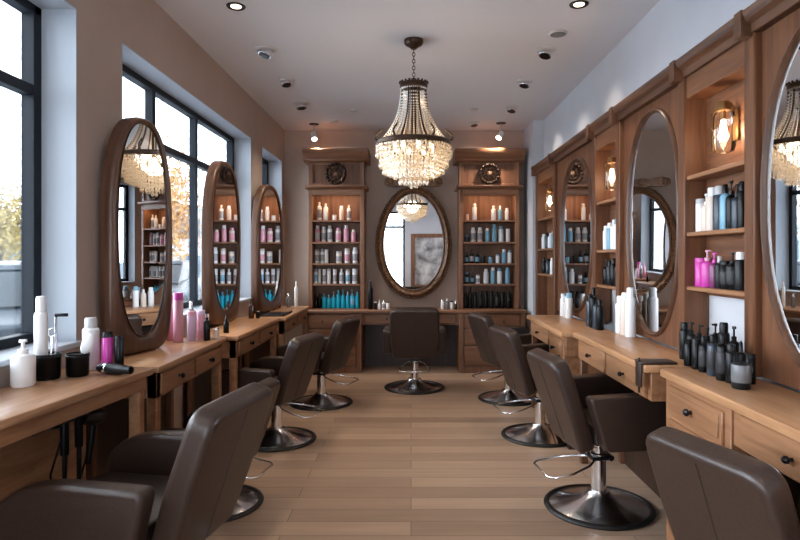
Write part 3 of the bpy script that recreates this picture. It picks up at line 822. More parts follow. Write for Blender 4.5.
row([(0,'can','white','white',.034,.22,None), (1,'tall','cream','white',.032,.20,None), (2,'can','white','blue',.034,.24,None)], lambda u, r: (1.50, 5.90-.10*u, .9205), 'far end of farthest right desk', 'pale bottles at the far end of the farthest right desk', 'from the far end')

# ------------------------------------------------------------------ left desk items
G = 'bottles on the nearest left desk'
bottle('pump', 'white', 'white', .047, .20, (-1.655, 2.56, .9505), 'squat white pump bottle at the left edge of the nearest left desk', G, rz=.6, name='pump_bottle')
bottle('can', 'white', 'labelw', .038, .255, (-1.563, 2.93, .9505), 'tall white spray can beside the pink bottle on the nearest left desk', G, name='spray_can', cat='can')
bottle('wide', 'pink', 'black', .026, .185, (-1.485, 2.935, .9505), 'magenta bottle with a square black cap on the nearest left desk', G)
bottle('wide', 'black', 'black', .022, .165, (-1.43, 2.94, .9505), 'small black bottle right of the magenta bottle on the nearest left desk', G)

def caddy(label, x, y, r, h, w=1.0):
    t = thing('tool_caddy', label, 'caddy', (x, y, .9505))
    mb = MB().lathe([(0, 0), (r*.92, 0), (r, .01), (r*1.03, h), (r*1.06, h+.004), (r*.98, h+.004), (r*.95, .012), (0, .012)], seg=24)
    mb.build('cup', M['black'], t, local=True)
    MB().lathe([(r*1.03, h*.88), (r*1.07, h*.9), (r*1.07, h*.96), (r*1.03, h*.98)], seg=24).build('rim_band', M['blackm'], t, local=True)
    return t
caddy('larger round black tool caddy holding a white tube on the nearest left desk', -1.645, 2.71, .056, .11)
caddy('smaller round black tool caddy with a white brush beside the grey dryer', -1.545, 2.78, .048, .10)
bottle('can', 'white', 'white', .028, .36, (-1.665, 2.70, .965), 'tall white cylinder standing in the larger black caddy', G, name='styling_tube', cat='tube')
t = thing('styling_comb', 'metal comb with a black T handle standing in the larger black caddy', 'comb', (-1.61, 2.72, .965))
MB().box(-.005, .005, -.003, .003, 0, .27).build('shaft', M['chromed'], t, local=True, bevel=.001)
MB().box(-.006, .055, -.006, .006, .265, .28).build('handle', M['black'], t, local=True, bevel=.003)
for k, (dx, dy, hh, nm, ct, m_, la) in enumerate(((.0, .03, .17, 'hair_scissors', 'scissors', 'chromed', 'silver scissors handle poking out of the larger black caddy'), (-.022, -.015, .15, 'tail_comb', 'comb', 'white', 'short white comb poking out of the larger black caddy'))):
    t = thing(nm, la, ct, (-1.645+dx, 2.71+dy, .965))
    MB().cyl((0, 0, 0), (.01*k, .012, hh), .005, .006, 8).build('shaft', M[m_], t, local=True)
    MB().tube([(.01*k+.018*math.cos(a), .012, hh+.018+.018*math.sin(a)) for a in [2*PI*i/12 for i in range(12)]], .004, 6, True).build('handle', M[m_], t, local=True)
t = thing('hair_brush', 'white hairbrush leaning out of the smaller black caddy', 'brush', (-1.555, 2.78, .968), rot=(R(-8), R(20), 0))
MB().cyl((0, 0, 0), (0, 0, .09), .007, .009, 10).build('handle', M['black'], t, local=True)
MB().ball((0, 0, .135), .05, 14, 8, (.55, .32, 1)).build('head', M['white'], t, local=True)
# hair dryer lying flat
t = thing('hair_dryer', 'dark grey hair dryer lying beside the magenta bottle on the nearest left desk', 'hair dryer', (-1.385, 2.80, .9505), R(70))
MB().lathe([(.0, -.09), (.020, -.09), (.026, -.065), (.026, .02), (.020, .07), (.018, .10), (.013, .10), (.013, .08), (0, .07)], seg=18, c=(0, 0, .0275), m=Matrix.Rotation(R(90), 4, 'X')).build('barrel', M['charcoal'], t, local=True)
MB().tube([(0, .04, .026), (.05, .05, .02), (.10, .055, .015)], [.014, .014, .012], 10).build('handle', M['black'], t, local=True)
MB().lathe([(.0262, -.055), (.0272, -.05), (.0272, -.04), (.0262, -.035)], seg=18, c=(0, 0, .0275), m=Matrix.Rotation(R(90), 4, 'X')).build('ring', M['chromed'], t, local=True)
t = thing('folded_cape', 'black folded pouch lying near the far end of the nearest left desk', 'pouch', (-1.40, 2.86, .9505), R(12))
# holder hanging under the near desk with tools
xh, yh = -1.46, 2.58
tr = bpy.data.objects.remove(t)
t = thing('tool_holder', 'black wire tool holder fixed under the front edge of the nearest left desk', 'tool holder', (xh, yh, .78))
mb = MB()
for k in range(4):
    c = (xh+.005, yh-.15+k*.10, .815)
    mb.tube([(c[0]+.032*math.cos(a), c[1]+.032*math.sin(a), c[2]) for a in [2*PI*i/14 for i in range(14)]], .007, 6, True)
mb.box(xh-.05, xh-.035, yh-.2, yh+.2, .79, .84)
mb.build('rack', M['black'], t)
t = thing('hair_dryer', 'black hair dryer hanging from the holder below the nearest left desk', 'hair dryer', (xh+.005, yh+.15, .70))
MB().lathe([(0, -.07), (.034, -.07), (.040, -.03), (.038, .04), (.026, .10), (.02, .10), (.02, .09), (0, .08)], seg=16, c=(.01, 0, .075), m=Matrix.Rotation(R(80), 4, 'X')).build('barrel', M['black'], t, local=True)
MB().tube([(.01, 0, .05), (.005, -.01, -.04), (0, -.03, -.13)], [.018, .016, .013], 10).build('handle', M['black'], t, local=True)
for k, (dy, ln, la) in enumerate(((.05, .34, 'black curling iron hanging under the nearest left desk, longest of the tools'), (-.06, .24, 'thin black curling wand hanging under the nearest left desk'))):
    t = thing('curling_iron', la, 'curling iron', (xh+.005, yh+dy, .45), 0, 'curling irons under the nearest left desk')
    MB().cyl((0, 0, .22), (0, 0, .40), .017, .019, 12).build('handle', M['black'], t, local=True)
    MB().cyl((0, 0, .22-ln*.6), (0, 0, .22), .009, .011, 10).build('barrel', M['blackm'], t, local=True)
t = thing('power_cord', 'black power cord looping down from the tools under the nearest left desk', 'cord', (xh-.02, yh-.02, .3))
MB().tube([(xh, yh-.05, .78), (xh-.03, yh-.10, .60), (xh-.04, yh-.06, .42), (xh-.03, yh+.04, .36), (xh-.03, yh+.11, .48), (xh-.01, yh+.14, .60)], .005, 6).build('cable', M['black'], t)

# desk two
def dsk(px, py, z): return P(px, py, z)
G = 'bottles beside the nearest left mirror'
for (X, Y, kind, a, b, r, h, lab, la) in (
    (-1.64, 4.10, 'tall', 'rose', 'rose', .030, .31, None, 'slender rose pink bottle leaning tallest of the pink bottles at left'),
    (-1.56, 4.02, 'wide', 'rose', 'pink', .032, .33, None, 'tall rose pink bottle with a magenta cap on the first vanity desk'),
    (-1.50, 4.10, 'wide', 'lilac', 'rose', .029, .20, None, 'short lilac bottle in front of the tall pink ones by the first left mirror'),
    (-1.46, 4.17, 'wide', 'rose', 'lilac', .028, .20, None, 'short rose pink bottle right of the lilac one by the first left mirror'),
    (-1.54, 4.20, 'tall', 'grey', 'chromed', .026, .26, None, 'grey bottle with silver cap behind the short pink bottles'),
    (-1.43, 4.20, 'wide', 'white', 'white', .016, .17, None, 'slim white stick bottle at the end of the pink bottles'),
    (-1.395, 4.10, 'pump', 'black', 'black', .022, .20, None, 'small black pump bottle beside the pink bottles'),
    (-1.36, 4.19, 'wide', 'cream', 'chromed', .020, .075, None, 'tiny cream jar with silver lid at the desk corner by the pink bottles'),
    ):
    nm, ct = KNAME[kind]
    bottle(kind, a, b, r, h, (X, Y, .9305), la, G, lab, name=nm, cat=ct)
# desk three
bottle('tall', 'amber', 'amber', .026, .17, (-1.56, 5.86, .9005), 'dark amber bottle at the far end of the middle left desk', None)
bottle('wide', 'charcoal', 'chromed', .02, .07, (-1.50, 5.88, .9005), 'tiny dark jar next to the amber bottle on the middle left desk', None, name='product_tub', cat='tub')
bottle('drop', 'black', 'black', .022, .15, (-1.46, 4.74, .9005), 'small black dropper bottle at the near end of the middle left desk', None, name='dropper_bottle')
# desk four
t = thing('product_tray', 'thin dark tray on the farthest left desk before the mirror', 'tray', (-1.45, 6.45, .8805))
MB().box(-.13, .13, -.22, .22, 0, .012).build('tray_base', M['blackm'], t, local=True, bevel=.004)
mb = MB()
mb.box(-.13, -.12, -.22, .22, .012, .025); mb.box(.12, .13, -.22, .22, .012, .025)
mb.build('rim', M['blackm'], t, local=True)
for i, (X, Y, k, a, b, r, h) in enumerate(((-1.50, 7.35, 'tall', 'grey', 'chromed', .022, .17), (-1.42, 7.42, 'tall', 'white', 'white', .022, .32), (-1.62, 7.36, 'drop', 'amber', 'black', .022, .16))):
    nm, ct = KNAME[k]
    bottle(k, a, b, r, h, (X, Y, .8805), '%s %s at the far end of the farthest left desk' % (CN[a], KN[k]), None, name=nm, cat=ct)
# leather tool roll at the corner of the second right desk
t = thing('tool_pouch', 'brown leather tool pouch hanging over the near corner of the second right desk', 'pouch', (1.27, 3.12, .95))
mb = MB().box(1.178, 1.36, 3.055, 3.17, .9505, .964); mb.build('flap', M['leather'], t, bevel=.01, bseg=3)
mb = MB().box(1.172, 1.186, 3.07, 3.14, .83, .962); mb.build('pocket', M['leather'], t, bevel=.006, bseg=2)
MB().cyl((1.178, 3.10, .80), (1.178, 3.10, .98), .006).build('scissor_handle', M['bronze'], t)
# product beside near right desk top (dark tray under the cluster)
t = thing('product_tray', 'dark tray under the black bottles at the far end of the near right desk', 'tray', (1.44, 2.93, .95))
bpy.data.objects.remove(t)

# ------------------------------------------------------------------ salon chairs
def rounded(pts, rad, seg=5):
    """round the corners of a polygon; rad list or number"""
    out = []; n = len(pts)
    for i, p in enumerate(pts):
        r = rad[i] if isinstance(rad, (list, tuple)) else rad
        p = Vector(p); a = Vector(pts[i-1]) - p; b = Vector(pts[(i+1) % n]) - p
        if r <= 0: out.append(tuple(p)); continue
        ra = min(r, a.length*.45); rb_ = min(r, b.length*.45)
        q0 = p + a.normalized()*ra; q1 = p + b.normalized()*rb_
        for k in range(seg+1):
            t_ = k/seg
            q = q0*(1-t_)**2 + p*2*t_*(1-t_) + q1*t_**2
            out.append((q.x, q.y))
    return out

CH = {}
def chair_meshes(style):
    if style in CH: return CH[style]
    L = []
    def part(nm, g, m, sub=None, **k):
        o = g.build(nm, M[m], **k); me = o.data; bpy.data.objects.remove(o)
        L.append((nm, me, sub))
    # low parts (do not move with the pump)
    g = MB().lathe([(.062, .105), (.078, .082), (.12, .062), (.20, .040), (.285, .020), (.295, .012), (.295, .004), (0, .004)], seg=64)
    part('base_plate', g, 'chromed', 'low', smooth=50)
    g = MB().lathe([(.285, .0), (.316, .0), (.322, .010), (.316, .020), (.300, .026), (.287, .020)], seg=64, closed=True)
    part('rubber_rim', g, 'rubber', 'low', smooth=60)
    g = MB().lathe([(.060, .066), (.060, .095), (.046, .105), (.043, .29), (.050, .295), (.050, .325), (.030, .33), (.030, .36), (0, .36)], seg=28)
    part('pump_column', g, 'chrome', 'low', smooth=45)
    # pump lever loop at the rear
    w, d = .15, .36
    pts = [(-.03, -.03, .30), (-.10, -.10, .285), (-w, -.22, .262), (-w, -d+.03, .245), (-w+.03, -d, .240), (w-.03, -d, .240), (w, -d+.03, .245), (w, -.22, .262), (.10, -.10, .285), (.03, -.03, .30)]
    g = MB().tube(pts, .0065, 8)
    part('pump_lever', g, 'chrome', 'low', smooth=60)
    g = MB().box(-.055, .055, -.06, .075, .295, .318).cyl((-.07, .05, .305), (.07, .05, .305), .012)
    part('pump_bracket', g, 'blackm', 'low', bevel=.003)
    # upper parts
    g = MB().cyl((0, 0, .30), (0, 0, .42), .024, .024, 20)
    part('piston', g, 'chrome', 'up')
    g = MB().box(-.13, .13, -.14, .14, .385, .405)
    part('seat_plate', g, 'blackm', 'up', bevel=.003)
    g = MB().prism(rounded([(-.22, -.24), (.22, -.24), (.225, .24), (-.225, .24)], [.02, .02, .06, .06]), .405, .51, 'Z')
    part('seat', g, 'leather_in', 'up', bevel=.028, bseg=4, smooth=50)
    # arms: extruded side profiles (y, z)
    if style == 'curved':
        prof = rounded([(-.24, .40), (-.30, .66), (.12, .665), (.26, .57), (.22, .40)], [.03, .04, .16, .12, .04], 7)
    else:
        prof = rounded([(-.22, .40), (-.315, .70), (.245, .715), (.262, .68), (.20, .40)], [.03, .03, .035, .03, .05], 5)
    for sx in (-1, 1):
        x0, x1 = (.235, .325) if sx > 0 else (-.325, -.235)
        g = MB().prism(prof, x0, x1, 'X')
        part('armrest', g, 'leather', 'up', bevel=.022, bseg=4, smooth=50)
    # back: slab with rounded top, leaning
    out = rounded([(-.225, .385), (-.255, .62), (-.248, .94), (.248, .94), (.255, .62), (.225, .385)], [.04, .1, .075, .075, .1, .04], 6)
    m = Matrix.Translation((0, -.235, .40)) @ Matrix.Rotation(R(19), 4, 'X') @ Matrix.Translation((0, 0, -.40))
    g = MB().prism(out, -.095, .0, 'Y', m=m)
    part('backrest', g, 'leather', 'up', bevel=.026, bseg=4, smooth=50)
    g = MB().tube([m @ Vector((0, -.0955, z)) for z in (.42, .6, .75, .905)], .0022, 6)
    part('back_seam', g, 'seam', 'up')
    CH[style] = L
    return L

def chair(label, X, Y, face, style='curved', lift=0, s=1.0, fo=.115):
    """face: direction the sitter looks, degrees from +Y towards -X (left)"""
    t = thing('salon_chair', label, 'chair', (X, Y, 0), R(face), 'brown leather salon chairs')
    t.scale = (s, s, s)
    for nm, me, lv in chair_meshes(style):
        o = bpy.data.objects.new(nm, me); COL.objects.link(o); o.parent = t
        if lv == 'up': o.location = (0, 0 if nm in ('piston',) else fo, lift)
        if nm == 'armrest': pass
    return t
chair('brown leather salon chair filling the lower left corner, cut by the frame edge', -1.03, 2.38, 80, 'curved', -.01, 1.09)
chair('brown salon chair mostly hidden behind the foreground chair at lower left', -1.20, 3.64, 80, 'curved', -.10, .93)
chair('brown salon chair with rounded arms before the middle left vanity desk', -1.10, 4.92, 74, 'curved', -.03, 1.0, .17)
chair('brown salon chair farthest along the left side, by the back drawer cabinet', -.92, 6.16, 72, 'curved', -.02, 1.0, .15)
chair('brown salon chair facing the oval mirror at the back, seen from behind', .04, 6.87, 0, 'curved', -.02, 1.08)
chair('brown salon chair fully seen at centre right with a chrome foot and square arms', 1.125, 3.60, -82, 'square', .03, 1.0)
chair('brown salon chair second from the front on the right side of the aisle', 1.08, 5.03, -78, 'square', .02, 1.0)
chair('brown salon chair farthest along the right side near the back cabinet', 1.03, 6.34, -74, 'square', .01, 1.0)
chair('brown salon chair cut off at the lower right corner of the view', 1.23, 1.96, -72, 'square', .02, 1.0)

# ------------------------------------------------------------------ chandelier
CX, CY = .022, 4.84
t = thing('chandelier', 'large crystal chandelier with bronze crown hanging on a chain from the ceiling', 'chandelier', (CX, CY, HC))
MB().lathe([(0, HC-.075), (.02, HC-.075), (.035, HC-.06), (.07, HC-.04), (.078, HC-.02), (.078, HC-.001), (0, HC-.001)], c=(CX, CY, 0), seg=28).build('canopy', M['bronze'], t)
zt, zb = HC-.075, 2.93
nl = 9
ch = MB(); step = (zt-zb)/nl
for k in range(nl):
    z = zt - step*(k+.5); aa = k % 2
    pts = []
    for i in range(12):
        a = 2*PI*i/12
        u, v = .011*math.cos(a), (step*.62)*math.sin(a)
        pts.append((CX+(u if aa else 0), CY+(0 if aa else u), z+v))
    ch.tube(pts, .0032, 6, True)
ch.build('chain', M['bronze'], t)
MB().lathe([(0, 2.94), (.02, 2.94), (.022, 2.92), (.10, 2.905), (.112, 2.90), (.112, 2.868), (.10, 2.862), (.03, 2.87), (.02, 2.5), (.03, 2.42), (0, 2.40)], c=(CX, CY, 0), seg=32).build('crown', M['bronze'], t)
kb = MB()
for k in range(20):
    a = 2*PI*k/20
    kb.ball((CX+.112*math.cos(a), CY+.112*math.sin(a), 2.905), .010, 6, 4)
kb.build('crown_beading', M['bronze'], t)
def swoop(u):       # crown to ring curve
    r = .105 + (.285-.105)*(u**1.9); z = 2.85 + (2.415-2.85)*(u**.80)
    return r, z
for k in range(8):
    a = 2*PI*(k+.5)/8
    pts = []
    for i in range(9):
        r, z = swoop(i/8); pts.append((CX+r*.96*math.cos(a), CY+r*.96*math.sin(a), z))
    MB().tube(pts, .0085, 6).build('rib', M['bronze'], t)
bs = MB()
for k in range(40):
    a = 2*PI*k/40
    for i in range(22):
        r, z = swoop(i/21.0); bs.octa((CX+r*math.cos(a), CY+r*math.sin(a), z), .0062, .0095)
o = bs.build('bead_strands', M['crystal'], t, smooth=0); o['kind'] = 'stuff'
MB().lathe([(.270, 2.432), (.296, 2.432), (.306, 2.424), (.306, 2.396), (.296, 2.388), (.270, 2.388)], c=(CX, CY, 0), seg=64, closed=True).build('ring_band', M['bronze'], t)
for k in range(6):
    sc = MB()
    a = 2*PI*k/6
    cx, cy = CX+.285*math.cos(a), CY+.285*math.sin(a)
    pts = [(CX+(.285+ .03*math.sin(q*.9))*math.cos(a), CY+(.285+.03*math.sin(q*.9))*math.sin(a), 2.428+q*.022) for q in range(6)]
    sc.tube(pts, [.010, .009, .008, .007, .009, .004], 6)
    sc.build('scroll_finial', M['bronze'], t)

# hanging crystal tiers: (radius, top z, rows, count)
cc = MB()
tiers = [(.300, 2.385, 3, 80), (.272, 2.37, 5, 66), (.240, 2.35, 6, 58), (.20, 2.30, 5, 46), (.16, 2.25, 4, 34), (.115, 2.205, 4, 24), (.07, 2.165, 3, 14), (.028, 2.14, 3, 6)]
for r, z, rows_, n_ in tiers:
    for k in range(n_):
        a = 2*PI*(k+random.uniform(-.25, .25))/n_
        for j in range(rows_):
            rr = r + random.uniform(-.006, .006)
            hh = .015 if j < rows_-1 else .021
            cc.octa((CX+rr*math.cos(a), CY+rr*math.sin(a), z-.033*j-random.uniform(0, .008)), .0098 if j < rows_-1 else .0115, hh)
o = cc.build('crystal_drops', M['crystal'], t, smooth=0); o['kind'] = 'stuff'
for k in range(8):
    a = 2*PI*(k+.3)/8
    x, y = CX+.155*math.cos(a), CY+.155*math.sin(a)
    s_ = MB().cyl((x, y, 2.30), (x, y, 2.345), .011).tube([(x, y, 2.305), ((x+CX)/2, (y+CY)/2, 2.38), (CX, CY, 2.42)], .005, 6)
    ob = s_.build('lamp_arm', M['bronze'], t)
    MB().lathe([(0, 2.345), (.013, 2.352), (.019, 2.372), (.012, 2.400), (0, 2.42)], c=(x, y, 0), seg=12).build('bulb', M['bulb'], ob)

def light(name, typ, loc, power, col=(1, .78, .55), parent=None, **k):
    d = bpy.data.lights.new(name, typ); d.energy = power; d.color = col
    for a, b in k.items(): setattr(d, a, b)
    o = bpy.data.objects.new(name, d); COL.objects.link(o); o.location = loc
    if parent is not None:
        o.parent = parent; o.matrix_parent_inverse = wm(parent).inverted()
    return o
light('chandelier_glow', 'POINT', (CX, CY, 2.36), 7, (1, .80, .58), shadow_soft_size=.12)

# ------------------------------------------------------------------ sconces
def sconce(y, label, x=None, z=1.975, power=3.5):
    x = XR-.018
    zc = z+.17
    t = thing('wall_lamp', label, 'lamp', (x, y, zc), 0, 'glass jar wall lamps')
    MB().box(x-.012, x, y-.035, y+.035, zc-.06, zc+.10).build('back_plate', M['brass'], t, bevel=.003)
    cx = x-.068
    MB().tube([(x-.01, y, zc+.12-.03), (x-.03, y, zc+.135), (cx, y, zc+.135)], .007, 8).build('arm', M['brass'], t)
    MB().lathe([(0, zc+.145), (.030, zc+.14), (.036, zc+.115), (.036, zc+.095), (0, zc+.095)], c=(cx, y, 0), seg=20).build('lamp_cap', M['brass'], t)
    MB().lathe([(.036, zc+.10), (.055, zc+.08), (.058, zc+.06), (.058, zc-.09), (.050, zc-.115), (.02, zc-.125), (0, zc-.125)], c=(cx, y, 0), seg=28).build('glass_jar', M['jar'], t)
    MB().lathe([(.012, zc+.095), (.014, zc+.05), (0, zc+.05)], c=(cx, y, 0), seg=12).build('bulb_socket', M['brass'], t)
    MB().lathe([(0, zc-.065), (.014, zc-.05), (.017, zc-.01), (.012, zc+.045), (0, zc+.05)], c=(cx, y, 0), seg=14).build('bulb', M['filament'], t)
    light('wall_lamp_glow', 'POINT', (cx, y, zc-.01), power, (1, .76, .52), shadow_soft_size=.03)
sconce(3.10, 'lit glass jar lamp in the near right alcove above the bottles', z=1.99)
sconce(4.82, 'lit glass jar lamp in the middle right alcove', z=1.99)
sconce(6.98, 'lit glass jar lamp in the far right alcove', z=1.99)

# ------------------------------------------------------------------ ceiling fittings
def C(px, py):
    Y = (HC-EYE)*F/(VY-py); return (px-VX)*Y/F, Y
def downlight(px, py, label, power=30):
    x, y = C(px, py)
    t = thing('downlight', label, 'ceiling light', (x, y, HC), 0, 'recessed ceiling lights')
    MB().lathe([(.038, HC-.004), (.060, HC-.010), (.066, HC-.004), (.066, HC-.0005), (.038, HC-.0005)], c=(x, y, 0), seg=28, closed=True).build('trim_ring', M['blackm'], t)
    MB().lathe([(0, HC-.006), (.036, HC-.006), (.036, HC-.002), (0, HC-.002)], c=(x, y, 0), seg=24).build('lens', M['down'], t)
    l = light('downlight_beam', 'SPOT', (x, y, HC-.03), power, (1, .82, .62), spot_size=R(95), spot_blend=.8, shadow_soft_size=.04)
downlight(236, 6, 'lit round recessed downlight at the top left of the ceiling')
downlight(579, 4, 'lit round recessed downlight at the top right of the ceiling')

def eyeball(px, py, label, s=1, ang=(1, .3), dark=True, name='ceiling_spotlight'):
    x, y = C(px, py); s *= 1.25
    t = thing(name, label, 'ceiling light', (x, y, HC), 0, 'swivel ceiling spotlights')
    MB().lathe([(0, HC-.012*s), (.055*s, HC-.012*s), (.068*s, HC-.006), (.070*s, HC-.0005), (0, HC-.0005)], c=(x, y, 0), seg=24).build('rim', M['whitem'], t)
    d = Vector((ang[0]*.5, ang[1]*.5-.3, -1)).normalized()
    p = Vector((x, y, HC-.012*s))
    MB().cyl(p-d*.002, p+d*.034*s, .040*s, .045*s, 18).build('lamp_head', M['chromed'], t, bevel=.003)
    MB().cyl(p+d*.030*s, p+d*.037*s, .035*s, .035*s, 18).build('lens', M['black'] if dark else M['down'], t)
eyeball(266, 49, 'white swivel ceiling spotlight, nearest of the left row', 1.05, (-.6, .2))
eyeball(286, 80, 'white swivel ceiling spotlight, second of the left row', .95, (.4, .2))
eyeball(301, 103, 'white swivel ceiling spotlight, third of the left row', 1.1, (.3, .4))
eyeball(546, 50, 'swivel ceiling spotlight on the right beyond the round speaker', 1.0, (-.6, .2))
eyeball(525, 81, 'swivel ceiling spotlight, second of the right row', .95, (-.5, .2))
eyeball(512, 107, 'swivel ceiling spotlight, third of the right row', .95, (-.5, .2))
eyeball(474, 122, 'small swivel spotlight near the back wall right of the chandelier', .9, (.3, .2))
def disc(px, py, label, r, nm, ct):
    x, y = C(px, py)
    t = thing(nm, label, ct, (x, y, HC))
    MB().lathe([(0, HC-.014), (r*.9, HC-.012), (r, HC-.006), (r, HC-.0005), (0, HC-.0005)], c=(x, y, 0), seg=32).build('housing', M['whitem'], t)
    MB().lathe([(0, HC-.017), (r*.82, HC-.015), (r*.84, HC-.012), (0, HC-.012)], c=(x, y, 0), seg=32).build('grille', M['grey'] if nm == 'ceiling_speaker' else M['whitem'], t)
disc(558, 33, 'flat round speaker set in the ceiling at upper right', .072, 'ceiling_speaker', 'speaker')
disc(333, 121, 'flat white ceiling sensor near the back left corner', .07, 'ceiling_sensor', 'sensor')
disc(354, 110, 'small white smoke detector left of the chandelier', .045, 'smoke_detector', 'detector')
disc(474, 109, 'thin pale ceiling disc right of the chandelier', .05, 'ceiling_sensor', 'sensor')
def hanging_spot(px, py, label, dx):
    x, y = C(px, py)
    t = thing('ceiling_spotlight', label, 'ceiling light', (x, y, HC), 0, 'lit hanging spotlights')
    MB().lathe([(0, HC-.012), (.06, HC-.01), (.066, HC-.0005), (0, HC-.0005)], c=(x, y, 0), seg=20).build('rim', M['blackm'], t)
    MB().cyl((x, y, HC-.01), (x, y, HC-.14), .008).build('stem', M['whitem'], t)
    p = Vector((x, y, HC-.14)); d = Vector((dx, -.35, -.5)).normalized()
    MB().cyl(p-d*.03, p+d*.085, .032, .040, 18).build('lamp_head', M['white'], t, bevel=.004)
    MB().cyl(p+d*.084, p+d*.088, .034, .034, 18).build('lens', emis_hot, t)
    o = light('spotlight_beam', 'SPOT', tuple(p+d*.10), 75, (1, .86, .72), spot_size=R(110), spot_blend=.9, shadow_soft_size=.03)
    o.rotation_euler = Vector((-.25 if px > 400 else .3, .55, -.75)).to_track_quat('-Z', 'Y').to_euler()
emis_hot = emis('spot_lens', (1, .9, .78, 1), 10)
hanging_spot(314, 124, 'lit white spotlight hanging by the left end of the back wall', .1)
hanging_spot(501, 123, 'lit white spotlight hanging right of the chandelier by the back wall', -.3)

# wall-washing beams of the right-hand spot row
for k, (px, py) in enumerate(((546, 50), (525, 81), (512, 107))):
    x, y = C(px, py)
    o = light('spotlight_beam', 'SPOT', (x, y, HC-.09), 10, (1, .86, .70), spot_size=R(60), spot_blend=.9, shadow_soft_size=.03)
    o.rotation_euler = Vector((.62, -.05, -.72)).to_track_quat('-Z', 'Y').to_euler()
for k, (px, py) in enumerate(((266, 49), (286, 80), (301, 103))):
    x, y = C(px, py)
    o = light('spotlight_beam', 'SPOT', (x, y, HC-.09), 34, (1, .84, .66), spot_size=R(110), spot_blend=.9, shadow_soft_size=.04)
    o.rotation_euler = Vector((.1, .0, -1)).to_track_quat('-Z', 'Y').to_euler()
for x in (-.99, 1.04):
    o = light('shelf_strip_beam', 'AREA', (x, YC+.048, 2.34), 1.4, (1, .62, .34), shape='RECTANGLE', size=.55, size_y=.03)
    o.rotation_euler = (R(8), 0, 0)
# unseen downlights added behind the viewer to light the room
for x in (-.9, .9):
    for y in (.3, -1.8):
        t = thing('downlight', 'unseen round downlight added behind the viewer, %s side, %s the shop door' % ('left' if x < 0 else 'right', 'away from' if y > 0 else 'near'), 'ceiling light', (x, y, HC), 0, 'added unseen downlights behind the viewer')
        MB().lathe([(.038, HC-.004), (.060, HC-.010), (.066, HC-.004), (.066, HC-.0005), (.038, HC-.0005)], c=(x, y, 0), seg=20, closed=True).build('trim_ring', M['blackm'], t)
        MB().lathe([(0, HC-.006), (.036, HC-.006), (.036, HC-.002), (0, HC-.002)], c=(x, y, 0), seg=20).build('lens', M['down'], t)
        light('downlight_beam', 'SPOT', (x, y, HC-.03), 26, (1, .84, .66), spot_size=R(120), spot_blend=.8, shadow_soft_size=.05)  # added fill beam of an unseen fitting

# ------------------------------------------------------------------ street outside
M['road'] = noise_mat('pale_asphalt', srgb(150,156,162), srgb(176,182,188), .5, .8)
M['carw'] = mat('silver_car_paint', srgb(150,162,172), .25, .4)
M['card'] = mat('dark_car_paint', srgb(44,54,62), .25, .3)
M['cargl'] = mat('car_glass', srgb(30,40,46), .08)
M['tyre'] = mat('tyre', srgb(24,24,26), .7)
M['bld'] = noise_mat('pale_render', srgb(176,186,194), srgb(196,204,210), .6, .8)
M['bldw'] = mat('facade_glass', srgb(90,110,124), .1)
M['leafy'] = noise_mat('yellow_leaves', srgb(140,124,74), srgb(176,156,100), 1.5, .7)
M['leafo'] = noise_mat('orange_leaves', srgb(160,116,70), srgb(196,156,104), 1.5, .7)
M['bark'] = noise_mat('bark', srgb(70,56,46), srgb(104,86,70), 6, .85)
o = MB().box(-60, -2.2, -20, 80, -.2, -.1).build('ground', M['road'], smooth=0); o['kind'] = 'structure'

def tree(label, x, y, h, cr_, leaf, n=1500, seed=1, low=.35):
    rnd = random.Random(seed)
    t = thing('street_tree', label, 'tree', (x, y, -.1), 0, 'autumn trees outside')
    tk = MB().tube([(0, 0, 0), (.05, .03, h*.3), (-.03, 0, h*.6), (0, .02, h*.85)], [h*.028, h*.022, h*.014, h*.005], 8)
    for k in range(9):
        a = rnd.uniform(0, 2*PI); z = h*rnd.uniform(.3, .7); l = cr_*rnd.uniform(.5, .9)
        tk.tube([(0, 0, z), (l*.5*math.cos(a), l*.5*math.sin(a), z+l*.35), (l*math.cos(a), l*math.sin(a), z+l*.7)], [h*.01, h*.006, h*.002], 5)
    tk.build('trunk', M['bark'], t, local=True)
    lf = MB()
    for k in range(n):
        u = rnd.gauss(0, .42), rnd.gauss(0, .42), rnd.gauss(0, .42)
        p = Vector((u[0]*cr_, u[1]*cr_, h*(low+1)/2+u[2]*h*(1-low)*.55))
        if p.z < h*low*.8: continue
        s_ = rnd.uniform(.05, .11)*h/5
        d1 = Vector((rnd.uniform(-1, 1), rnd.uniform(-1, 1), rnd.uniform(-1, 1))).normalized(); d2 = d1.orthogonal().normalized()
        lf.add([p-d1*s_, p+d2*s_*.6, p+d1*s_, p-d2*s_*.6], [(0, 1, 2, 3)])
    lf.build('foliage', M[leaf], t, local=True, smooth=0)
tree('yellow autumn tree seen through the near left window', -13.4, 19.6, 3.9, 2.0, 'leafy', 3600, 3, .3)
tree('second yellow tree behind the parked cars at the near left window', -17.5, 24.5, 4.4, 2.6, 'leafy', 2600, 5, .3)
tree('orange autumn tree seen between the two nearest left mirrors', -8.3, 20.5, 5.2, 1.25, 'leafo', 2000, 8, .25)
tree('thin orange tree farther down the street past the orange one', -11.8, 27, 4.6, 1.2, 'leafo', 1400, 9, .35)

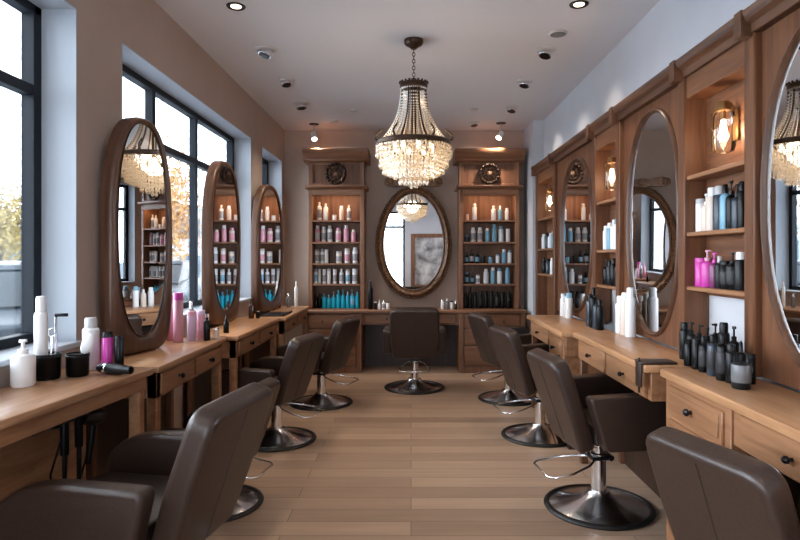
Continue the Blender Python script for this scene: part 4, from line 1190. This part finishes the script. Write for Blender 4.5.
def car(label, x, y, rz, paint, L=4.3):
    t = thing('parked_car', label, 'car', (x, y, -.1), rz, 'cars parked outside')
    body = rounded([(-L/2, .32), (-L/2, .78), (-L*.36, .92), (-L*.20, 1.02), (L*.22, 1.02), (L*.46, .86), (L/2, .72), (L/2, .32)], [.08]*8, 4)
    b = MB().prism([(p[0], p[1]) for p in body], -.86, .86, 'X')
    b.build('body', M[paint], t, local=True, bevel=.06, bseg=3)
    cab = rounded([(-L*.34, .95), (-L*.22, 1.46), (L*.10, 1.48), (L*.27, .98)], [.03, .12, .15, .03], 4)
    MB().prism(cab, -.72, .72, 'X').build('cabin', M['cargl'], t, local=True, bevel=.06, bseg=3)
    rf = rounded([(-L*.235, 1.42), (-L*.21, 1.50), (L*.09, 1.52), (L*.12, 1.44)], [.03]*4, 3)
    MB().prism(rf, -.70, .70, 'X').build('roof', M[paint], t, local=True, bevel=.03, bseg=2)
    for sy in (-.31, .31):
        for sx in (-.78, .78):
            MB().lathe([(0, -.10), (.20, -.10), (.33, -.09), (.34, 0), (.33, .09), (.20, .10), (0, .10)], seg=24, c=(sx, sy*L, .34), m=Matrix.Rotation(R(90), 4, 'Y')).build('wheel', M['tyre'], t, local=True)
    for sx in (-.6, .6):
        MB().box(sx-.17, sx+.17, -L/2-.01, -L/2+.05, .62, .74).build('tail_light', M['taill'], t, local=True, bevel=.01)
M['taill'] = mat('tail_light', srgb(190,150,130), .3)
car('silver car parked outside the near left window', -8.3, 12.6, R(35), 'carw')
car('dark car parked close to the near left window', -6.4, 8.6, R(40), 'card')
car('dark car parked down the street beyond the orange tree', -6.6, 16.0, R(8), 'card')
car('silver car parked across the street by the yellow tree', -14.0, 16.6, R(90), 'carw')

def building(label, x0, x1, y0, y1, h, nx, nz):
    t = thing('street_building', label, 'building', ((x0+x1)/2, (y0+y1)/2, -.1), 0, 'buildings across the street')
    MB().box(x0, x1, y0, y1, -.1, h).build('wall', M['bld'], t)
    MB().box(x0-.15, x1+.15, y0-.15, y1+.15, h, h+.2).build('roof', M['bld'], t)
    for i in range(nx):
        for k in range(nz):
            xa = x0+(x1-x0)*(i+.2)/nx; xb = x0+(x1-x0)*(i+.8)/nx; za = h*(k+.25)/nz; zb_ = h*(k+.75)/nz
            MB().box(xa, xb, y0-.04, y0+.02, za, zb_).build('window', M['bldw'], t)
building('pale building across the street seen between the left mirrors', -15.5, -7.6, 34, 40, 4.2, 4, 2)
building('pale low building at the end of the street', -34, -22, 42, 50, 3.6, 5, 1)

# ------------------------------------------------------------------ world and daylight
w = bpy.data.worlds.new('overcast'); scn.world = w; w.use_nodes = True
nt = w.node_tree; N = nt.nodes; L = nt.links
bg = N['Background']
tc = N.new('ShaderNodeTexCoord'); mp = N.new('ShaderNodeMapping'); mp.inputs['Scale'].default_value = (1, 1, 2.5)
nz = N.new('ShaderNodeTexNoise'); nz.inputs['Scale'].default_value = 3; nz.inputs['Detail'].default_value = 5
rp = N.new('ShaderNodeValToRGB'); rp.color_ramp.elements[0].color = (.80, .90, 1, 1); rp.color_ramp.elements[1].color = (.94, .97, 1, 1)
rp.color_ramp.elements[0].position = .35; rp.color_ramp.elements[1].position = .65
L.new(tc.outputs['Generated'], mp.inputs[0]); L.new(mp.outputs[0], nz.inputs['Vector']); L.new(nz.outputs['Fac'], rp.inputs[0]); L.new(rp.outputs[0], bg.inputs[0])
bg.inputs[1].default_value = 11.0
for i, (a, b) in enumerate(wins):
    o = light('window_portal', 'AREA', (XW-.15, (a+b)/2, (SILL+HEAD)/2), 1, (1, 1, 1), shape='RECTANGLE', size=HEAD-SILL, size_y=b-a)
    o.rotation_euler = (0, R(-90), 0)
    o.data.cycles.is_portal = True
o = light('window_portal', 'AREA', (-.9, YF-.16, 1.32), 1, (1, 1, 1), shape='RECTANGLE', size=1.35, size_y=2.5)
o.rotation_euler = (R(90), 0, 0)
o.data.cycles.is_portal = True

# ------------------------------------------------------------------ camera
cd = bpy.data.cameras.new('camera'); cam = bpy.data.objects.new('camera', cd); COL.objects.link(cam)
cam.location = (0, 0, EYE); cam.rotation_euler = (R(90), 0, 0)
cd.sensor_width = 36; cd.lens = 36*F/800
cd.shift_x = (400-VX)/800; cd.shift_y = -(270-VY)/800
cd.clip_start = .05; cd.clip_end = 300
scn.camera = cam
vs = scn.view_settings
scn.display_settings.display_device = 'sRGB'
vs.view_transform = 'Standard'; vs.look = 'None'; vs.gamma = 1; vs.use_curve_mapping = False
vs.exposure = 0.5
cy = scn.cycles
cy.use_denoising = True
cy.max_bounces = 10; cy.diffuse_bounces = 5; cy.glossy_bounces = 6; cy.transparent_max_bounces = 24
cy.sample_clamp_indirect = 4.0
cy.caustics_reflective = False; cy.caustics_refractive = False
